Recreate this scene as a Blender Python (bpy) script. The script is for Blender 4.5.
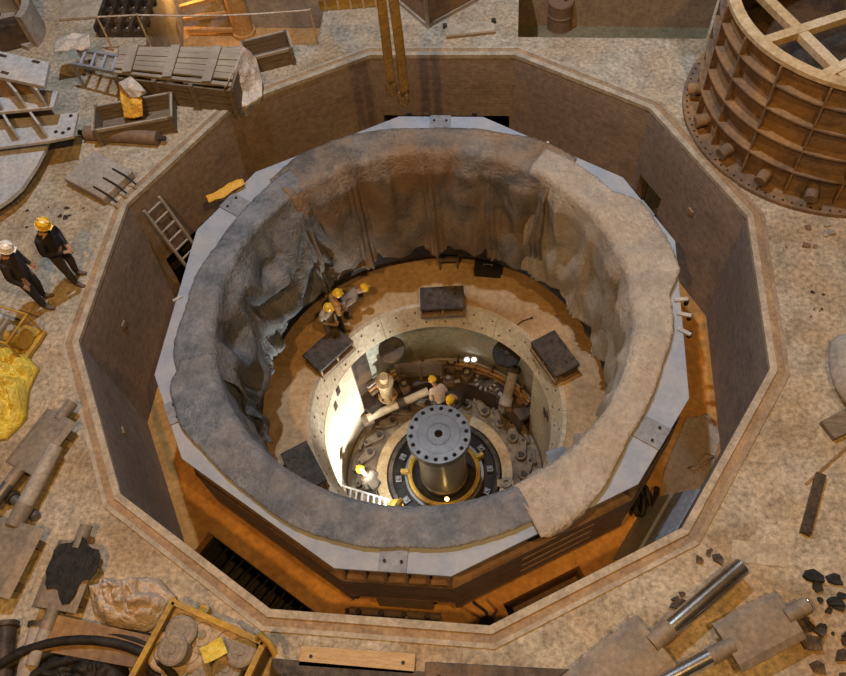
import bpy, bmesh, math, random
from math import sin, cos, pi, radians as rad, hypot, atan2, sqrt
from mathutils import Vector as V, Matrix as M, noise
from mathutils.geometry import tessellate_polygon
random.seed(7)
for o in list(bpy.data.objects): bpy.data.objects.remove(o)
S = bpy.context.scene
COL = S.collection

# ------------------------------------------------------------------ camera
CAMP = V((1.933, -9.209, 13.155)); PITCH, YAW, ROLL, FPX = rad(58.60), rad(-12.13), rad(-8.266), 809.0
F_ = V((cos(PITCH)*sin(YAW), cos(PITCH)*cos(YAW), -sin(PITCH)))
r0 = V((cos(YAW), -sin(YAW), 0)); u0 = r0.cross(F_)
R_ = cos(ROLL)*r0 + sin(ROLL)*u0; U_ = -sin(ROLL)*r0 + cos(ROLL)*u0
cam = bpy.data.cameras.new('camera'); co = bpy.data.objects.new('camera', cam); COL.objects.link(co)
cam.sensor_fit = 'HORIZONTAL'; cam.sensor_width = 36; cam.lens = FPX/846*36; cam.clip_end = 200
co.matrix_world = M(((R_.x, U_.x, -F_.x, CAMP.x), (R_.y, U_.y, -F_.y, CAMP.y), (R_.z, U_.z, -F_.z, CAMP.z), (0, 0, 0, 1)))
S.camera = co
def G(px, py, z=0.0):
    "point of the place at height z that the photograph shows at this pixel"
    d = F_ + R_*((px-423)/FPX) - U_*((py-338)/FPX)
    return CAMP + d*((z-CAMP.z)/d.z)

# ------------------------------------------------------------------ world, lamps, exposure
w = bpy.data.worlds.new('hall_air'); S.world = w; w.use_nodes = True
w.node_tree.nodes['Background'].inputs[0].default_value = (.52, .55, .62, 1)
w.node_tree.nodes['Background'].inputs[1].default_value = .03
def lamp(name, loc, aim, power, col, size=.5, spot=75, blend=.5):
    l = bpy.data.lights.new(name, 'SPOT'); l.energy = power; l.color = col; l.shadow_soft_size = size
    l.spot_size = rad(spot); l.spot_blend = blend
    o = bpy.data.objects.new(name, l); COL.objects.link(o); o.location = loc
    o.rotation_euler = (V(aim)-V(loc)).to_track_quat('-Z', 'Y').to_euler()
    return o
lamp('hall_lamp_white', (-2.6, 4.6, 20), (-.5, 0, -1), 10000, (.86, .93, 1.0), .3, 100)
lamp('hall_lamp_white', (6.5, 13.5, 15), (8.0, 3.5, 0), 2400, (.90, .95, 1.0), .3, 62)
lamp('hall_lamp_sodium', (-2.5, -12.0, 21), (0, 0, -2), 9500, (1.0, .48, .12), .3, 100)
lamp('hall_lamp_sodium', (7.0, -9.5, 21), (2, 0, -1), 7500, (1.0, .54, .16), .3, 100)
S.view_settings.view_transform = 'Standard'; S.view_settings.look = 'None'
S.view_settings.exposure = -0.28; S.view_settings.gamma = 1; S.view_settings.use_curve_mapping = False

# ------------------------------------------------------------------ materials
MATS = {}
def mat(name, c1, c2=None, c3=None, scale=2.0, rough=.85, metal=0.0, bump=.3, bscale=None, detail=6, lo=.38, hi=.62, dust=None, dustamt=.5, stretch=None, board=0, spec=.3, speck=.28):
    if name in MATS: return MATS[name]
    m = bpy.data.materials.new(name); m.use_nodes = True; nt = m.node_tree; N = nt.nodes; L = nt.links
    b = N['Principled BSDF']; b.inputs['Roughness'].default_value = rough; b.inputs['Metallic'].default_value = metal
    b.inputs['Specular IOR Level'].default_value = spec
    c2 = c2 or c1
    tc = N.new('ShaderNodeTexCoord'); src = tc.outputs['Object']
    if stretch:
        mp = N.new('ShaderNodeMapping'); mp.inputs['Scale'].default_value = stretch; L.new(src, mp.inputs[0]); src = mp.outputs[0]
    n = N.new('ShaderNodeTexNoise'); n.inputs['Scale'].default_value = scale; n.inputs['Detail'].default_value = detail; n.inputs['Roughness'].default_value = .62
    L.new(src, n.inputs['Vector'])
    r = N.new('ShaderNodeValToRGB'); r.color_ramp.elements[0].position = lo; r.color_ramp.elements[1].position = hi
    r.color_ramp.elements[0].color = (*c1, 1); r.color_ramp.elements[1].color = (*c2, 1)
    L.new(n.outputs[0], r.inputs[0]); out = r.outputs[0]
    def mixin(col, sc, a, bb, amt):
        nonlocal out
        n2 = N.new('ShaderNodeTexNoise'); n2.inputs['Scale'].default_value = sc; n2.inputs['Detail'].default_value = 5; L.new(tc.outputs['Object'], n2.inputs['Vector'])
        mr = N.new('ShaderNodeMapRange'); mr.inputs[1].default_value = a; mr.inputs[2].default_value = bb; mr.inputs[4].default_value = amt; L.new(n2.outputs[0], mr.inputs[0])
        mx = N.new('ShaderNodeMixRGB'); mx.inputs[2].default_value = (*col, 1); L.new(mr.outputs[0], mx.inputs[0]); L.new(out, mx.inputs[1]); out = mx.outputs[0]
    if c3: mixin(c3, scale*.23+.07, .5, .66, .85)
    if dust: mixin(dust, scale*.5, .42, .62, dustamt)
    if speck:
        n4 = N.new('ShaderNodeTexNoise'); n4.inputs['Scale'].default_value = max(7, scale*5); n4.inputs['Detail'].default_value = 7; n4.inputs['Roughness'].default_value = .7; L.new(src, n4.inputs['Vector'])
        mr = N.new('ShaderNodeMapRange'); mr.inputs[1].default_value = .33; mr.inputs[2].default_value = .67; mr.inputs[3].default_value = 1-speck; mr.inputs[4].default_value = 1+speck*.8; L.new(n4.outputs[0], mr.inputs[0])
        mx = N.new('ShaderNodeVectorMath'); mx.operation = 'SCALE'; L.new(out, mx.inputs[0]); L.new(mr.outputs[0], mx.inputs['Scale']); out = mx.outputs[0]
    if board:
        wv = N.new('ShaderNodeTexWave'); wv.wave_type = 'BANDS'; wv.bands_direction = 'Z'; wv.inputs['Scale'].default_value = board; wv.inputs['Distortion'].default_value = 1.2; wv.inputs['Detail'].default_value = 3
        L.new(tc.outputs['Object'], wv.inputs['Vector'])
        mr = N.new('ShaderNodeMapRange'); mr.inputs[1].default_value = 0; mr.inputs[2].default_value = .25; mr.inputs[3].default_value = .55; mr.inputs[4].default_value = 0; L.new(wv.outputs[0], mr.inputs[0])
        mx = N.new('ShaderNodeMixRGB'); mx.blend_type = 'MULTIPLY'; mx.inputs[2].default_value = (.80, .78, .76, 1); L.new(mr.outputs[0], mx.inputs[0]); L.new(out, mx.inputs[1]); out = mx.outputs[0]
    L.new(out, b.inputs['Base Color'])
    if bump:
        n3 = N.new('ShaderNodeTexNoise'); n3.inputs['Scale'].default_value = bscale or scale*4; n3.inputs['Detail'].default_value = 8; L.new(tc.outputs['Object'], n3.inputs['Vector'])
        bp = N.new('ShaderNodeBump'); bp.inputs['Strength'].default_value = bump; bp.inputs['Distance'].default_value = .04
        L.new(n3.outputs[0], bp.inputs['Height']); L.new(bp.outputs[0], b.inputs['Normal'])
    MATS[name] = m; return m
CONC = mat('hall_concrete', (.31, .285, .235), (.53, .50, .435), (.25, .185, .115), scale=2.2, speck=.5, bump=.5, dust=(.42, .33, .22), dustamt=.6, bscale=9, lo=.36, hi=.66)
WALLC = mat('pit_wall_concrete', (.25, .215, .20), (.35, .30, .27), (.21, .185, .175), scale=1.3, bump=.25, board=3.2, dust=(.33, .25, .20), dustamt=.4)
CURBL = mat('curb_concrete', (.34, .31, .26), (.48, .44, .37), scale=3, bump=.3)
CURBR = mat('curb_rusty_strip', (.28, .20, .13), (.40, .29, .18), (.24, .2, .16), scale=3, bump=.3)
PITF = mat('pit_dusty_floor', (.52, .28, .085), (.66, .37, .12), (.42, .23, .08), scale=1.5, bump=.35)
DUSTF = mat('inner_dusty_floor', (.50, .36, .21), (.60, .45, .28), (.44, .32, .2), scale=1.2, bump=.25)
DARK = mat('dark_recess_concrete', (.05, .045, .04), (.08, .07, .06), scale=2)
BLUEG = mat('painted_flange_steel', (.30, .37, .50), (.36, .43, .56), scale=2, rough=.6, speck=.08, bump=.05, dust=(.46, .44, .42), dustamt=.35)
STEELB = mat('primed_brown_steel', (.20, .14, .10), (.27, .19, .14), (.16, .13, .12), scale=2, rough=.65, bump=.1)
RUST = mat('rusted_shell_steel', (.16, .12, .095), (.23, .165, .12), (.30, .18, .08), scale=1.8, rough=.8, bump=.3, dust=(.36, .22, .09), dustamt=.6)
RUSTO = mat('orange_rusted_steel', (.45, .27, .11), (.56, .35, .16), scale=2.5, bump=.3)
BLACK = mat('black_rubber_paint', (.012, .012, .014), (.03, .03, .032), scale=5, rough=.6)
DSTEEL = mat('dark_oily_steel', (.05, .04, .035), (.10, .08, .065), (.16, .10, .06), scale=4, rough=.5, metal=.3)
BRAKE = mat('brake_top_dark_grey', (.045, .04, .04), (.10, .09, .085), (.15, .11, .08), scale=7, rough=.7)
GSTEEL = mat('grey_machined_steel', (.16, .165, .18), (.22, .225, .24), scale=3, speck=.1, rough=.42, metal=.6, bump=.03)
CHROME = mat('bright_turned_steel', (.55, .55, .56), (.68, .67, .66), (.45, .36, .26), scale=3, rough=.25, metal=.95, bump=.02)
GPLATE = mat('grey_vane_steel', (.21, .19, .17), (.29, .26, .225), (.17, .15, .13), scale=2.2, rough=.6, metal=.2, bump=.12, dust=(.31, .23, .15), dustamt=.5)
LINER = mat('cream_painted_liner', (.60, .55, .44), (.70, .66, .55), (.52, .44, .32), scale=1.8, rough=.6, bump=.1, dust=(.45, .36, .25), dustamt=.45)
RECW = mat('pale_green_recess_wall', (.30, .33, .29), (.42, .42, .36), (.34, .26, .17), scale=1.8, rough=.65, bump=.15)
YEL = mat('yellow_paint', (.46, .29, .04), (.58, .40, .08), scale=3, rough=.5, bump=.1, dust=(.25, .17, .07), dustamt=.6)
HELY = mat('helmet_yellow', (.85, .55, .03), rough=.35, bump=0, spec=.5)
HELW = mat('helmet_white', (.82, .82, .80), rough=.35, bump=0, spec=.5)
WOOD = mat('weathered_grey_planks', (.34, .31, .27), (.46, .42, .36), (.28, .25, .22), scale=3, stretch=(1, 9, 9), bump=.3)
WOODB = mat('brown_crate_wood', (.145, .12, .095), (.23, .195, .155), scale=3, stretch=(1, 8, 8), bump=.3)
WOODT = mat('tan_timber', (.48, .35, .2), (.58, .45, .28), scale=3, stretch=(1, 8, 8), bump=.3)
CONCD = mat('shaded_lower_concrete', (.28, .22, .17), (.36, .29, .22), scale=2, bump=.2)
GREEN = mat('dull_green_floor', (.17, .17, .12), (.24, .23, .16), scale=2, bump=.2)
BLUEP = mat('blue_grey_panel', (.22, .25, .31), (.28, .31, .37), scale=2, rough=.5, bump=.05)
WPAINT = mat('white_grey_paint', (.42, .46, .52), (.52, .55, .59), scale=2, rough=.55, bump=.1, dust=(.5, .42, .35), dustamt=.4)
GREYC = mat('grey_casting', (.30, .29, .28), (.40, .38, .36), (.25, .2, .16), scale=2.5, rough=.7, bump=.15)
TANST = mat('tan_greased_ring', (.42, .31, .17), (.55, .43, .26), (.6, .53, .4), scale=2.5, rough=.5, bump=.08)
LEVER = mat('grimy_lever_steel', (.15, .125, .10), (.33, .28, .22), (.12, .085, .06), scale=3.5, rough=.55, metal=.2, bump=.15)
def cloth(name, a, b_, c, dust, amt=.5, rough=.6, crinkle=.3):
    if name in MATS: return MATS[name]
    m = mat(name, a, b_, c, scale=1.7, rough=rough, bump=.25, bscale=4, dust=dust, dustamt=amt, spec=.35, speck=.2)
    nt = m.node_tree; N = nt.nodes; L = nt.links; b = N['Principled BSDF']
    tc = N.new('ShaderNodeTexCoord'); wn = N.new('ShaderNodeTexNoise'); wn.inputs['Scale'].default_value = 2.2; wn.inputs['Detail'].default_value = 5; L.new(tc.outputs['Object'], wn.inputs['Vector'])
    ad = N.new('ShaderNodeVectorMath'); ad.operation = 'MULTIPLY_ADD'; ad.inputs[1].default_value = (.5, .5, .5); L.new(wn.outputs['Color'], ad.inputs[0]); L.new(tc.outputs['Object'], ad.inputs[2])
    vo = N.new('ShaderNodeTexVoronoi'); vo.feature = 'DISTANCE_TO_EDGE'; vo.inputs['Scale'].default_value = 3.4; L.new(ad.outputs[0], vo.inputs['Vector'])
    vo2 = N.new('ShaderNodeTexVoronoi'); vo2.feature = 'DISTANCE_TO_EDGE'; vo2.inputs['Scale'].default_value = 9; L.new(ad.outputs[0], vo2.inputs['Vector'])
    # worn pale creases with highlights put into the colour, and the creases' relief
    mr = N.new('ShaderNodeMapRange'); mr.inputs[1].default_value = 0; mr.inputs[2].default_value = .10; mr.inputs[3].default_value = crinkle; mr.inputs[4].default_value = 0; L.new(vo2.outputs[0], mr.inputs[0])
    cm = N.new('ShaderNodeTexNoise'); cm.inputs['Scale'].default_value = 1.1; L.new(tc.outputs['Object'], cm.inputs['Vector'])
    cr = N.new('ShaderNodeMapRange'); cr.inputs[1].default_value = .45; cr.inputs[2].default_value = .65; L.new(cm.outputs[0], cr.inputs[0]); cmul = N.new('ShaderNodeMath'); cmul.operation = 'MULTIPLY'; L.new(mr.outputs[0], cmul.inputs[0]); L.new(cr.outputs[0], cmul.inputs[1]); mr = cmul
    src = b.inputs['Base Color'].links[0].from_socket; mx = N.new('ShaderNodeMixRGB'); mx.inputs[2].default_value = (*[min(1, x*1.7) for x in b_], 1); L.new(mr.outputs[0], mx.inputs[0]); L.new(src, mx.inputs[1]); L.new(mx.outputs[0], b.inputs['Base Color'])
    sm = N.new('ShaderNodeMath'); sm.operation = 'ADD'; L.new(vo.outputs[0], sm.inputs[0]); L.new(vo2.outputs[0], sm.inputs[1])
    old = b.inputs['Normal'].links[0].from_socket; bp = N.new('ShaderNodeBump'); bp.inputs['Strength'].default_value = .5; bp.inputs['Distance'].default_value = .06; L.new(sm.outputs[0], bp.inputs['Height']); L.new(old, bp.inputs['Normal']); L.new(bp.outputs[0], b.inputs['Normal'])
    return m
TARPG = cloth('grey_dusty_tarpaulin', (.11, .135, .175), (.235, .265, .32), (.12, .135, .165), (.20, .18, .165), .4)
TARPT = cloth('tan_canvas_tarpaulin', (.36, .33, .29), (.50, .465, .41), (.33, .30, .26), (.42, .33, .24), .5)
TARPN = cloth('brown_stained_tarpaulin', (.12, .115, .115), (.27, .25, .23), (.13, .105, .085), (.26, .165, .09), .8)
SHEET = cloth('white_plastic_sheet', (.50, .47, .44), (.66, .64, .62), (.46, .34, .24), (.5, .38, .28), .6, .4)
YCLOTH = cloth('yellow_plastic_tarpaulin', (.66, .55, .07), (.80, .68, .13), (.55, .42, .06), (.6, .45, .1), .3, .45)
OCLOTH = cloth('orange_yellow_cloth', (.75, .42, .05), (.85, .52, .09), (.65, .34, .05), (.6, .35, .1), .3)
SLING = cloth('worn_yellow_sling', (.28, .20, .07), (.42, .30, .10), (.2, .15, .08), (.15, .12, .09), .6)
SKIN = mat('skin', (.42, .26, .18), rough=.6, bump=0)
def plain(name, c, rough=.8, metal=0.): return mat(name, c, tuple(min(1, x*1.25) for x in c), scale=6, rough=rough, metal=metal, bump=.15)
def emit(name, col, s):
    m = bpy.data.materials.new(name); m.use_nodes = True; b = m.node_tree.nodes['Principled BSDF']
    b.inputs['Emission Color'].default_value = (*col, 1); b.inputs['Emission Strength'].default_value = s; return m

# ------------------------------------------------------------------ mesh helpers
class B:
    def __init__(s): s.v = []; s.f = []; s.sm = []
    def add(s, vs, fs, smooth=False):
        n = len(s.v); s.v += [tuple(x) for x in vs]; s.f += [tuple(i+n for i in f) for f in fs]; s.sm += [smooth]*len(fs); return s
    def box(s, c, d, rz=0, mt=None, top=1.0):
        x, y, z = d[0]/2, d[1]/2, d[2]/2
        vs = [V((a*x*(top if k > 0 else 1), b*y*(top if k > 0 else 1), k*z)) for k in (-1, 1) for b in (-1, 1) for a in (-1, 1)]
        m = (mt if mt else M.Rotation(rz, 4, 'Z')); vs = [m @ p + V(c) for p in vs]
        return s.add(vs, [(0, 2, 3, 1), (4, 5, 7, 6), (0, 1, 5, 4), (1, 3, 7, 5), (3, 2, 6, 7), (2, 0, 4, 6)])
    def beam(s, a, b, wd, ht, up=V((0, 0, 1))):
        a, b = V(a), V(b); d = (b-a); L = d.length; x = d.normalized(); y = up.cross(x)
        if y.length < 1e-4: y = V((1, 0, 0)).cross(x)
        y.normalize(); z = x.cross(y)
        return s.box((a+b)/2, (L, wd, ht), mt=M((x, y, z)).transposed().to_4x4())
    def cyl(s, a, b, ra, rb=None, n=16, caps=True):
        a, b = V(a), V(b); rb = ra if rb is None else rb
        q = (b-a).to_track_quat('Z', 'Y'); k = len(s.v)
        ring = lambda p, r: [p + q @ V((r*cos(2*pi*i/n), r*sin(2*pi*i/n), 0)) for i in range(n)]
        s.add(ring(a, ra)+ring(b, rb), [(i, (i+1) % n, n+(i+1) % n, n+i) for i in range(n)], True)
        if caps: s.add(ring(a, ra)+ring(b, rb), [tuple(range(n-1, -1, -1)), tuple(range(n, 2*n))])
        return s
    def lathe(s, prof, n=48, a0=0, a1=2*pi, c=(0, 0, 0), closed=True, smooth=True):
        "profile of (r, z); closed profiles make a solid of revolution; flat shading at profile corners"
        full = abs(a1-a0-2*pi) < 1e-6; m = n if full else n+1; P = len(prof); c = V(c)
        for j in range(P if closed else P-1):
            p, q = prof[j], prof[(j+1) % P]; vs = []
            for i in range(m):
                t = a0+(a1-a0)*i/n
                vs += [c+V((p[0]*cos(t), p[0]*sin(t), p[1])), c+V((q[0]*cos(t), q[0]*sin(t), q[1]))]
            s.add(vs, [(2*i, 2*((i+1) % m), 2*((i+1) % m)+1, 2*i+1) for i in range(n)], smooth)
        if not full and closed:
            for t in (a0, a1): s.add([c+V((p[0]*cos(t), p[0]*sin(t), p[1])) for p in prof], [tuple(range(P))])
        return s
    def prism(s, poly, z0, z1, mt=None):
        n = len(poly); vs = [V((x, y, z0)) for x, y in poly]+[V((x, y, z1)) for x, y in poly]
        if mt: vs = [mt @ p for p in vs]
        return s.add(vs, [tuple(range(n-1, -1, -1)), tuple(range(n, 2*n))]+[(i, (i+1) % n, n+(i+1) % n, n+i) for i in range(n)])
    def holed(s, outer, holes, z0, z1):
        loops = [outer]+holes; pts = [p for l in loops for p in l]
        tri = tessellate_polygon([[V((x, y, 0)) for x, y in l] for l in loops]); n = len(pts)
        s.add([V((x, y, z1)) for x, y in pts], tri); s.add([V((x, y, z0)) for x, y in pts], [t[::-1] for t in tri])
        for l in loops:
            m = len(l); s.add([V((x, y, z)) for z in (z0, z1) for x, y in l], [(i, (i+1) % m, m+(i+1) % m, m+i) for i in range(m)])
        return s
    def tube(s, pts, r, n=8):
        pts = [V(p) for p in pts]; k = len(pts); vs = []; nrm = None
        for i, p in enumerate(pts):
            d = (pts[min(i+1, k-1)]-pts[max(i-1, 0)]).normalized()
            if nrm is None: nrm = V((0, 0, 1)).cross(d); nrm = nrm.normalized() if nrm.length > 1e-3 else V((1, 0, 0))
            nrm = (nrm-d*nrm.dot(d)).normalized(); bn = d.cross(nrm)
            rr = r[i] if isinstance(r, (list, tuple)) else r
            vs += [p+(nrm*cos(2*pi*j/n)+bn*sin(2*pi*j/n))*rr for j in range(n)]
        fs = [(i*n+j, i*n+(j+1) % n, (i+1)*n+(j+1) % n, (i+1)*n+j) for i in range(k-1) for j in range(n)]
        s.add(vs, fs, True); return s.add(vs[:n]+vs[-n:], [tuple(range(n-1, -1, -1)), tuple(range(n, 2*n))])
    def grid(s, fn, nu, nv, wrap=False):
        vs = [fn(i/nu, j/nv) for i in range(nu+1) for j in range(nv+1)]; w_ = nv+1
        return s.add(vs, [(i*w_+j, (i+1)*w_+j, (i+1)*w_+j+1, i*w_+j+1) for i in range(nu) for j in range(nv)], True)
    def obj(s, name, m, parent=None, bevel=0, solid=0, sub=0):
        me = bpy.data.meshes.new(name); me.from_pydata(s.v, [], s.f); me.polygons.foreach_set('use_smooth', s.sm)
        bm = bmesh.new(); bm.from_mesh(me); bmesh.ops.remove_doubles(bm, verts=bm.verts, dist=1e-5) if (bevel or solid or sub) else None
        bmesh.ops.recalc_face_normals(bm, faces=bm.faces); bm.to_mesh(me); bm.free()
        me.materials.append(m); o = bpy.data.objects.new(name, me); COL.objects.link(o)
        if parent: o.parent = parent
        if solid: md = o.modifiers.new('thick', 'SOLIDIFY'); md.thickness = solid; md.offset = 0
        if bevel: md = o.modifiers.new('bevel', 'BEVEL'); md.width = bevel; md.segments = 2; md.limit_method = 'ANGLE'
        if sub: md = o.modifiers.new('sub', 'SUBSURF'); md.levels = sub; md.render_levels = sub
        return o
def tag(o, label, cat, group=None):
    o['label'] = label; o['category'] = cat
    if group: o['group'] = group
    return o
def struct(o, label=None):
    o['kind'] = 'structure'
    if label: o['label'] = label
    return o
def thing(name, label, cat, loc=(0, 0, 0), rz=0, group=None):
    o = bpy.data.objects.new(name, None); COL.objects.link(o); o.location = loc; o.rotation_euler = (0, 0, rz); o.empty_display_size = .2
    return tag(o, label, cat, group)
def inst(name, src, parent, loc=(0, 0, 0), rz=0):
    o = src.copy(); o.name = name; COL.objects.link(o); o.parent = parent; o.location = loc; o.rotation_euler = (0, 0, rz); return o
def pol(r, a): return (r*cos(a), r*sin(a))
def ang(a, b): d = b-a; return atan2(d.y, d.x)

# ================================================================== THE SETTING
RW, RC = 6.78, 6.90
pitpoly = lambda R: [pol(R, rad(105-30*i)) for i in range(12)]
hatch1 = [G(150, -60)[:2], G(338, -60)[:2], G(317, 45)[:2], G(146, 47)[:2]]
hatch2 = [G(520, -60)[:2], G(735, -60)[:2], G(706, 39)[:2], G(518, 37)[:2]]
fl = struct(B().holed([(-17, -12), (17, -12), (17, 19), (-17, 19)], [pitpoly(RC+.22), hatch1, hatch2], -.3, 0).obj('floor', CONC), 'dusty concrete hall floor around the twelve-sided pit')
# curb: light inner lip and rusty outer strip, twelve lengths each
cb = struct(bpy.data.objects.new('trim_1', None), 'two-tone concrete and rusty steel curb around the pit'); COL.objects.link(cb)
for i in range(12):
    a0, a1 = rad(105-30*i), rad(75-30*i)
    q = lambda R0, R1, z0, z1: B().prism([pol(R0, a0), pol(R1, a0), pol(R1, a1), pol(R0, a1)], z0, z1)
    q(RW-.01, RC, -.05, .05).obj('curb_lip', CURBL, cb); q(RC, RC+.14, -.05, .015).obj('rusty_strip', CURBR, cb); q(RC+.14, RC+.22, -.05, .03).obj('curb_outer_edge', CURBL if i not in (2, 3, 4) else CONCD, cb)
ZF = -3.7
names = ['north', 'north_northeast', 'northeast', 'east', 'southeast', 'south_southeast', 'south', 'south_southwest', 'southwest', 'west', 'northwest', 'north_northwest']
openings = {0: [(.03, .97, -1.9)], 10: [(.04, .98, -2.15)], 2: [(.04, .30, -1.95)]}
for i in range(12):
    am = rad(90-30*i); L = 2*RW*sin(rad(15)); ap = RW*cos(rad(15))
    e = bpy.data.objects.new('wall_'+names[i], None); COL.objects.link(e); e.location = (*pol(ap, am), 0); e.rotation_euler = (0, 0, am-pi/2)
    struct(e, 'stained concrete %s wall of the pit' % names[i].replace('_', ' '))
    wb = B(); xs = lambda t: L*(.5-t)*-1   # t runs clockwise seen from above = +x local
    ops = openings.get(i, [])
    if not ops: wb.box((0, .16, (ZF-.05)/2), (L+.1, .32, -ZF-.05))
    for (t0, t1, zt) in ops:
        wb.box((0, .16, (zt-.05)/2), (L+.1, .32, -zt-.05))
        wb.box(((xs(0)+xs(t0))/2, .16, (zt+ZF)/2), (L*t0, .32, zt-ZF)); wb.box(((xs(1)+xs(t1))/2, .16, (zt+ZF)/2), (L*(1-t1), .32, zt-ZF))
        nb = B(); x0, x1 = xs(t0), xs(t1); mid = (x0+x1)/2; wd = x1-x0; h = zt-ZF
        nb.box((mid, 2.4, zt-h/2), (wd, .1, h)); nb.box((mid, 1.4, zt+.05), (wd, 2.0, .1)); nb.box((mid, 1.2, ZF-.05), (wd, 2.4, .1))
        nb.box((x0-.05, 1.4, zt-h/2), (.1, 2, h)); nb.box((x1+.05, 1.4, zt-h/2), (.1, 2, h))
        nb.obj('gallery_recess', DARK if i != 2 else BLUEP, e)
    wb.obj('wall_face', WALLC, e)
    # lifting-hook pockets / cast-in plates
    if i in (2, 8, 9): B().box((.3 if i != 9 else -.5, -.01, -1.35), (.16, .05, .14)).obj('cast_in_plate', CURBR, e, bevel=.01)
    if i == 0:
        for x in (-.95, .75): B().box((x, -.03, -1.95), (.12, .06, .3)).obj('steel_post', BLACK, e)
# pit floor with a black trench standing in for wall shade along the near-left side and a slot near the south-south-east wall
def inset(i, t0, t1, d0, d1):
    a, b = V(pol(RW, rad(105-30*i))), V(pol(RW, rad(75-30*i))); n = -((a+b)/2).normalized(); u = b-a
    return [tuple(a+u*t0+n*d0), tuple(a+u*t1+n*d0), tuple(a+u*t1+n*d1), tuple(a+u*t0+n*d1)]
tr1 = inset(7, .02, .99, .06, .62); sl1 = inset(5, .28, .78, .5, .95)
FR = 5.05
struct(B().holed(pitpoly(RW+.3), [[pol(FR, 2*pi*i/48) for i in range(48)], tr1, sl1], ZF-.3, ZF).obj('pit_floor', PITF), 'orange dusty floor between stator and pit walls')
def well(name, q, dep, m, lab):
    b_ = B()
    c = V((sum(p[0] for p in q)/4, sum(p[1] for p in q)/4)); q2 = [tuple(c+(V(p)-c)*1.0) for p in q]
    for k in range(4):
        a, b2 = V((*q2[k], 0)), V((*q2[(k+1) % 4], 0)); o_ = ((a+b2)/2-V((*c, 0))).normalized()*.05
        b_.beam(a+o_+V((0, 0, ZF-.3-dep/2)), b2+o_+V((0, 0, ZF-.3-dep/2)), .1, dep)
    b_.prism(q2, ZF-.4-dep, ZF-.3-dep)
    return struct(b_.obj(name, m), lab)
wt = well('shade_trench', tr1, 1.6, DARK, 'black trench standing in for shade along the lower left wall'); well('floor_slot', sl1, .5, STEELB, 'long shallow slot in the pit floor beside the lower right wall')
a, b_ = V((*tr1[0], ZF-.45)), V((*tr1[1], ZF-.45)); c_, d_ = V((*tr1[3], ZF-.45)), V((*tr1[2], ZF-.45))
for k in range(14):
    t = (k+.5)/14; B().beam(a.lerp(b_, t), c_.lerp(d_, t), .035, .03).obj('trench_rung', BLACK, wt)
# lower foundation: drum wall, inner floor, liner ring, recess, head-cover floor
ZI, ZB = -6.0, -10.75
struct(B().lathe([(FR, ZF-.3), (FR, ZI-.2), (FR+.3, ZI-.2), (FR+.3, ZF-.3)], 64).obj('foundation_wall', CONCD), 'round concrete foundation wall below the stator')
struct(B().lathe([(3.3, ZI), (FR, ZI), (FR, ZI-.3), (3.3, ZI-.3)], 64).obj('inner_floor', DUSTF), 'dusty tan ring floor inside the stator bore')
lin = struct(bpy.data.objects.new('pit_liner', None), 'cream painted turbine pit liner with flat top ring'); COL.objects.link(lin)
A0, A1 = rad(33), rad(148)
n_seg = 12
for k in range(n_seg):
    a0 = 2*pi*k/n_seg+rad(3); B().lathe([(3.30, ZI+.04), (3.42, ZI+.04), (3.42, ZI-.3), (3.30, -6.72), (3.06, -6.72)], 8, a0+.002, a0+2*pi/n_seg-.002).obj('ring_plate', LINER, lin)
hb = B()
for k in range(72):
    a0 = 2*pi*k/72
    rr = 3.24 if k % 2 else 3.12; zz = ZI+.04-(3.30-rr)/.24*.76; hb.cyl((*pol(rr+.03, a0), zz), (*pol(rr-.012, a0), zz+.01), .03, n=6)
o = hb.obj('ring_bolts', DSTEEL, lin); o['kind'] = 'stuff'
B().lathe([(3.06, -6.70), (3.40, -6.70), (3.40, ZB), (3.06, ZB)], 60, A1, A0+2*pi).obj('liner_wall', LINER, lin)
for s_ in (A0, A1):   # rusty end faces of the thick wall at the recess
    d = -1 if s_ == A1 else 1
    B().lathe([(3.07, -6.71), (3.42, -6.71), (3.42, -9.5), (3.07, -9.5)], 1, s_-.006+d*.006, s_+.006+d*.006).obj('recess_cheek', STEELB if s_ == A1 else LINER, lin)
B().lathe([(3.45, ZI-.3), (3.6, ZI-.3), (3.6, -9.5), (3.45, -9.5)], 40, A0, A1).obj('recess_wall', RECW, lin)
B().lathe([(2.7, -9.4), (3.5, -9.4), (3.5, -9.6), (2.7, -9.6)], 40, A0, A1).obj('recess_ledge', DSTEEL, lin)
B().lathe([(2.7, -9.6), (2.75, -9.6), (2.75, ZB), (2.7, ZB)], 40, A0, A1).obj('ledge_riser', DSTEEL, lin)
for (a0_, a1_, m_) in ((A1-rad(14), A1-.004, DSTEEL), (A0+.004, A0+rad(13), GREYC)):
    B().lathe([(3.38, ZI-.3), (3.45, ZI-.3), (3.45, -9.4), (3.38, -9.4)], 10, a0_, a1_).obj('recess_panel', m_, lin)
# pockets in the liner wall
for a_, z_ in ((rad(168), -7.3), (rad(162), -6.95), (rad(12), -7.3), (rad(17), -7.6)):
    p = pol(3.06, a_); B().box((*p, z_), (.05, .18, .34), rz=a_).obj('wall_pocket', DSTEEL, lin)
struct(B().lathe([(.5, ZB), (3.5, ZB), (3.5, ZB-.2), (.5, ZB-.2)], 48).obj('turbine_pit_floor', DSTEEL), 'oily dark steel floor of the turbine pit')
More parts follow.
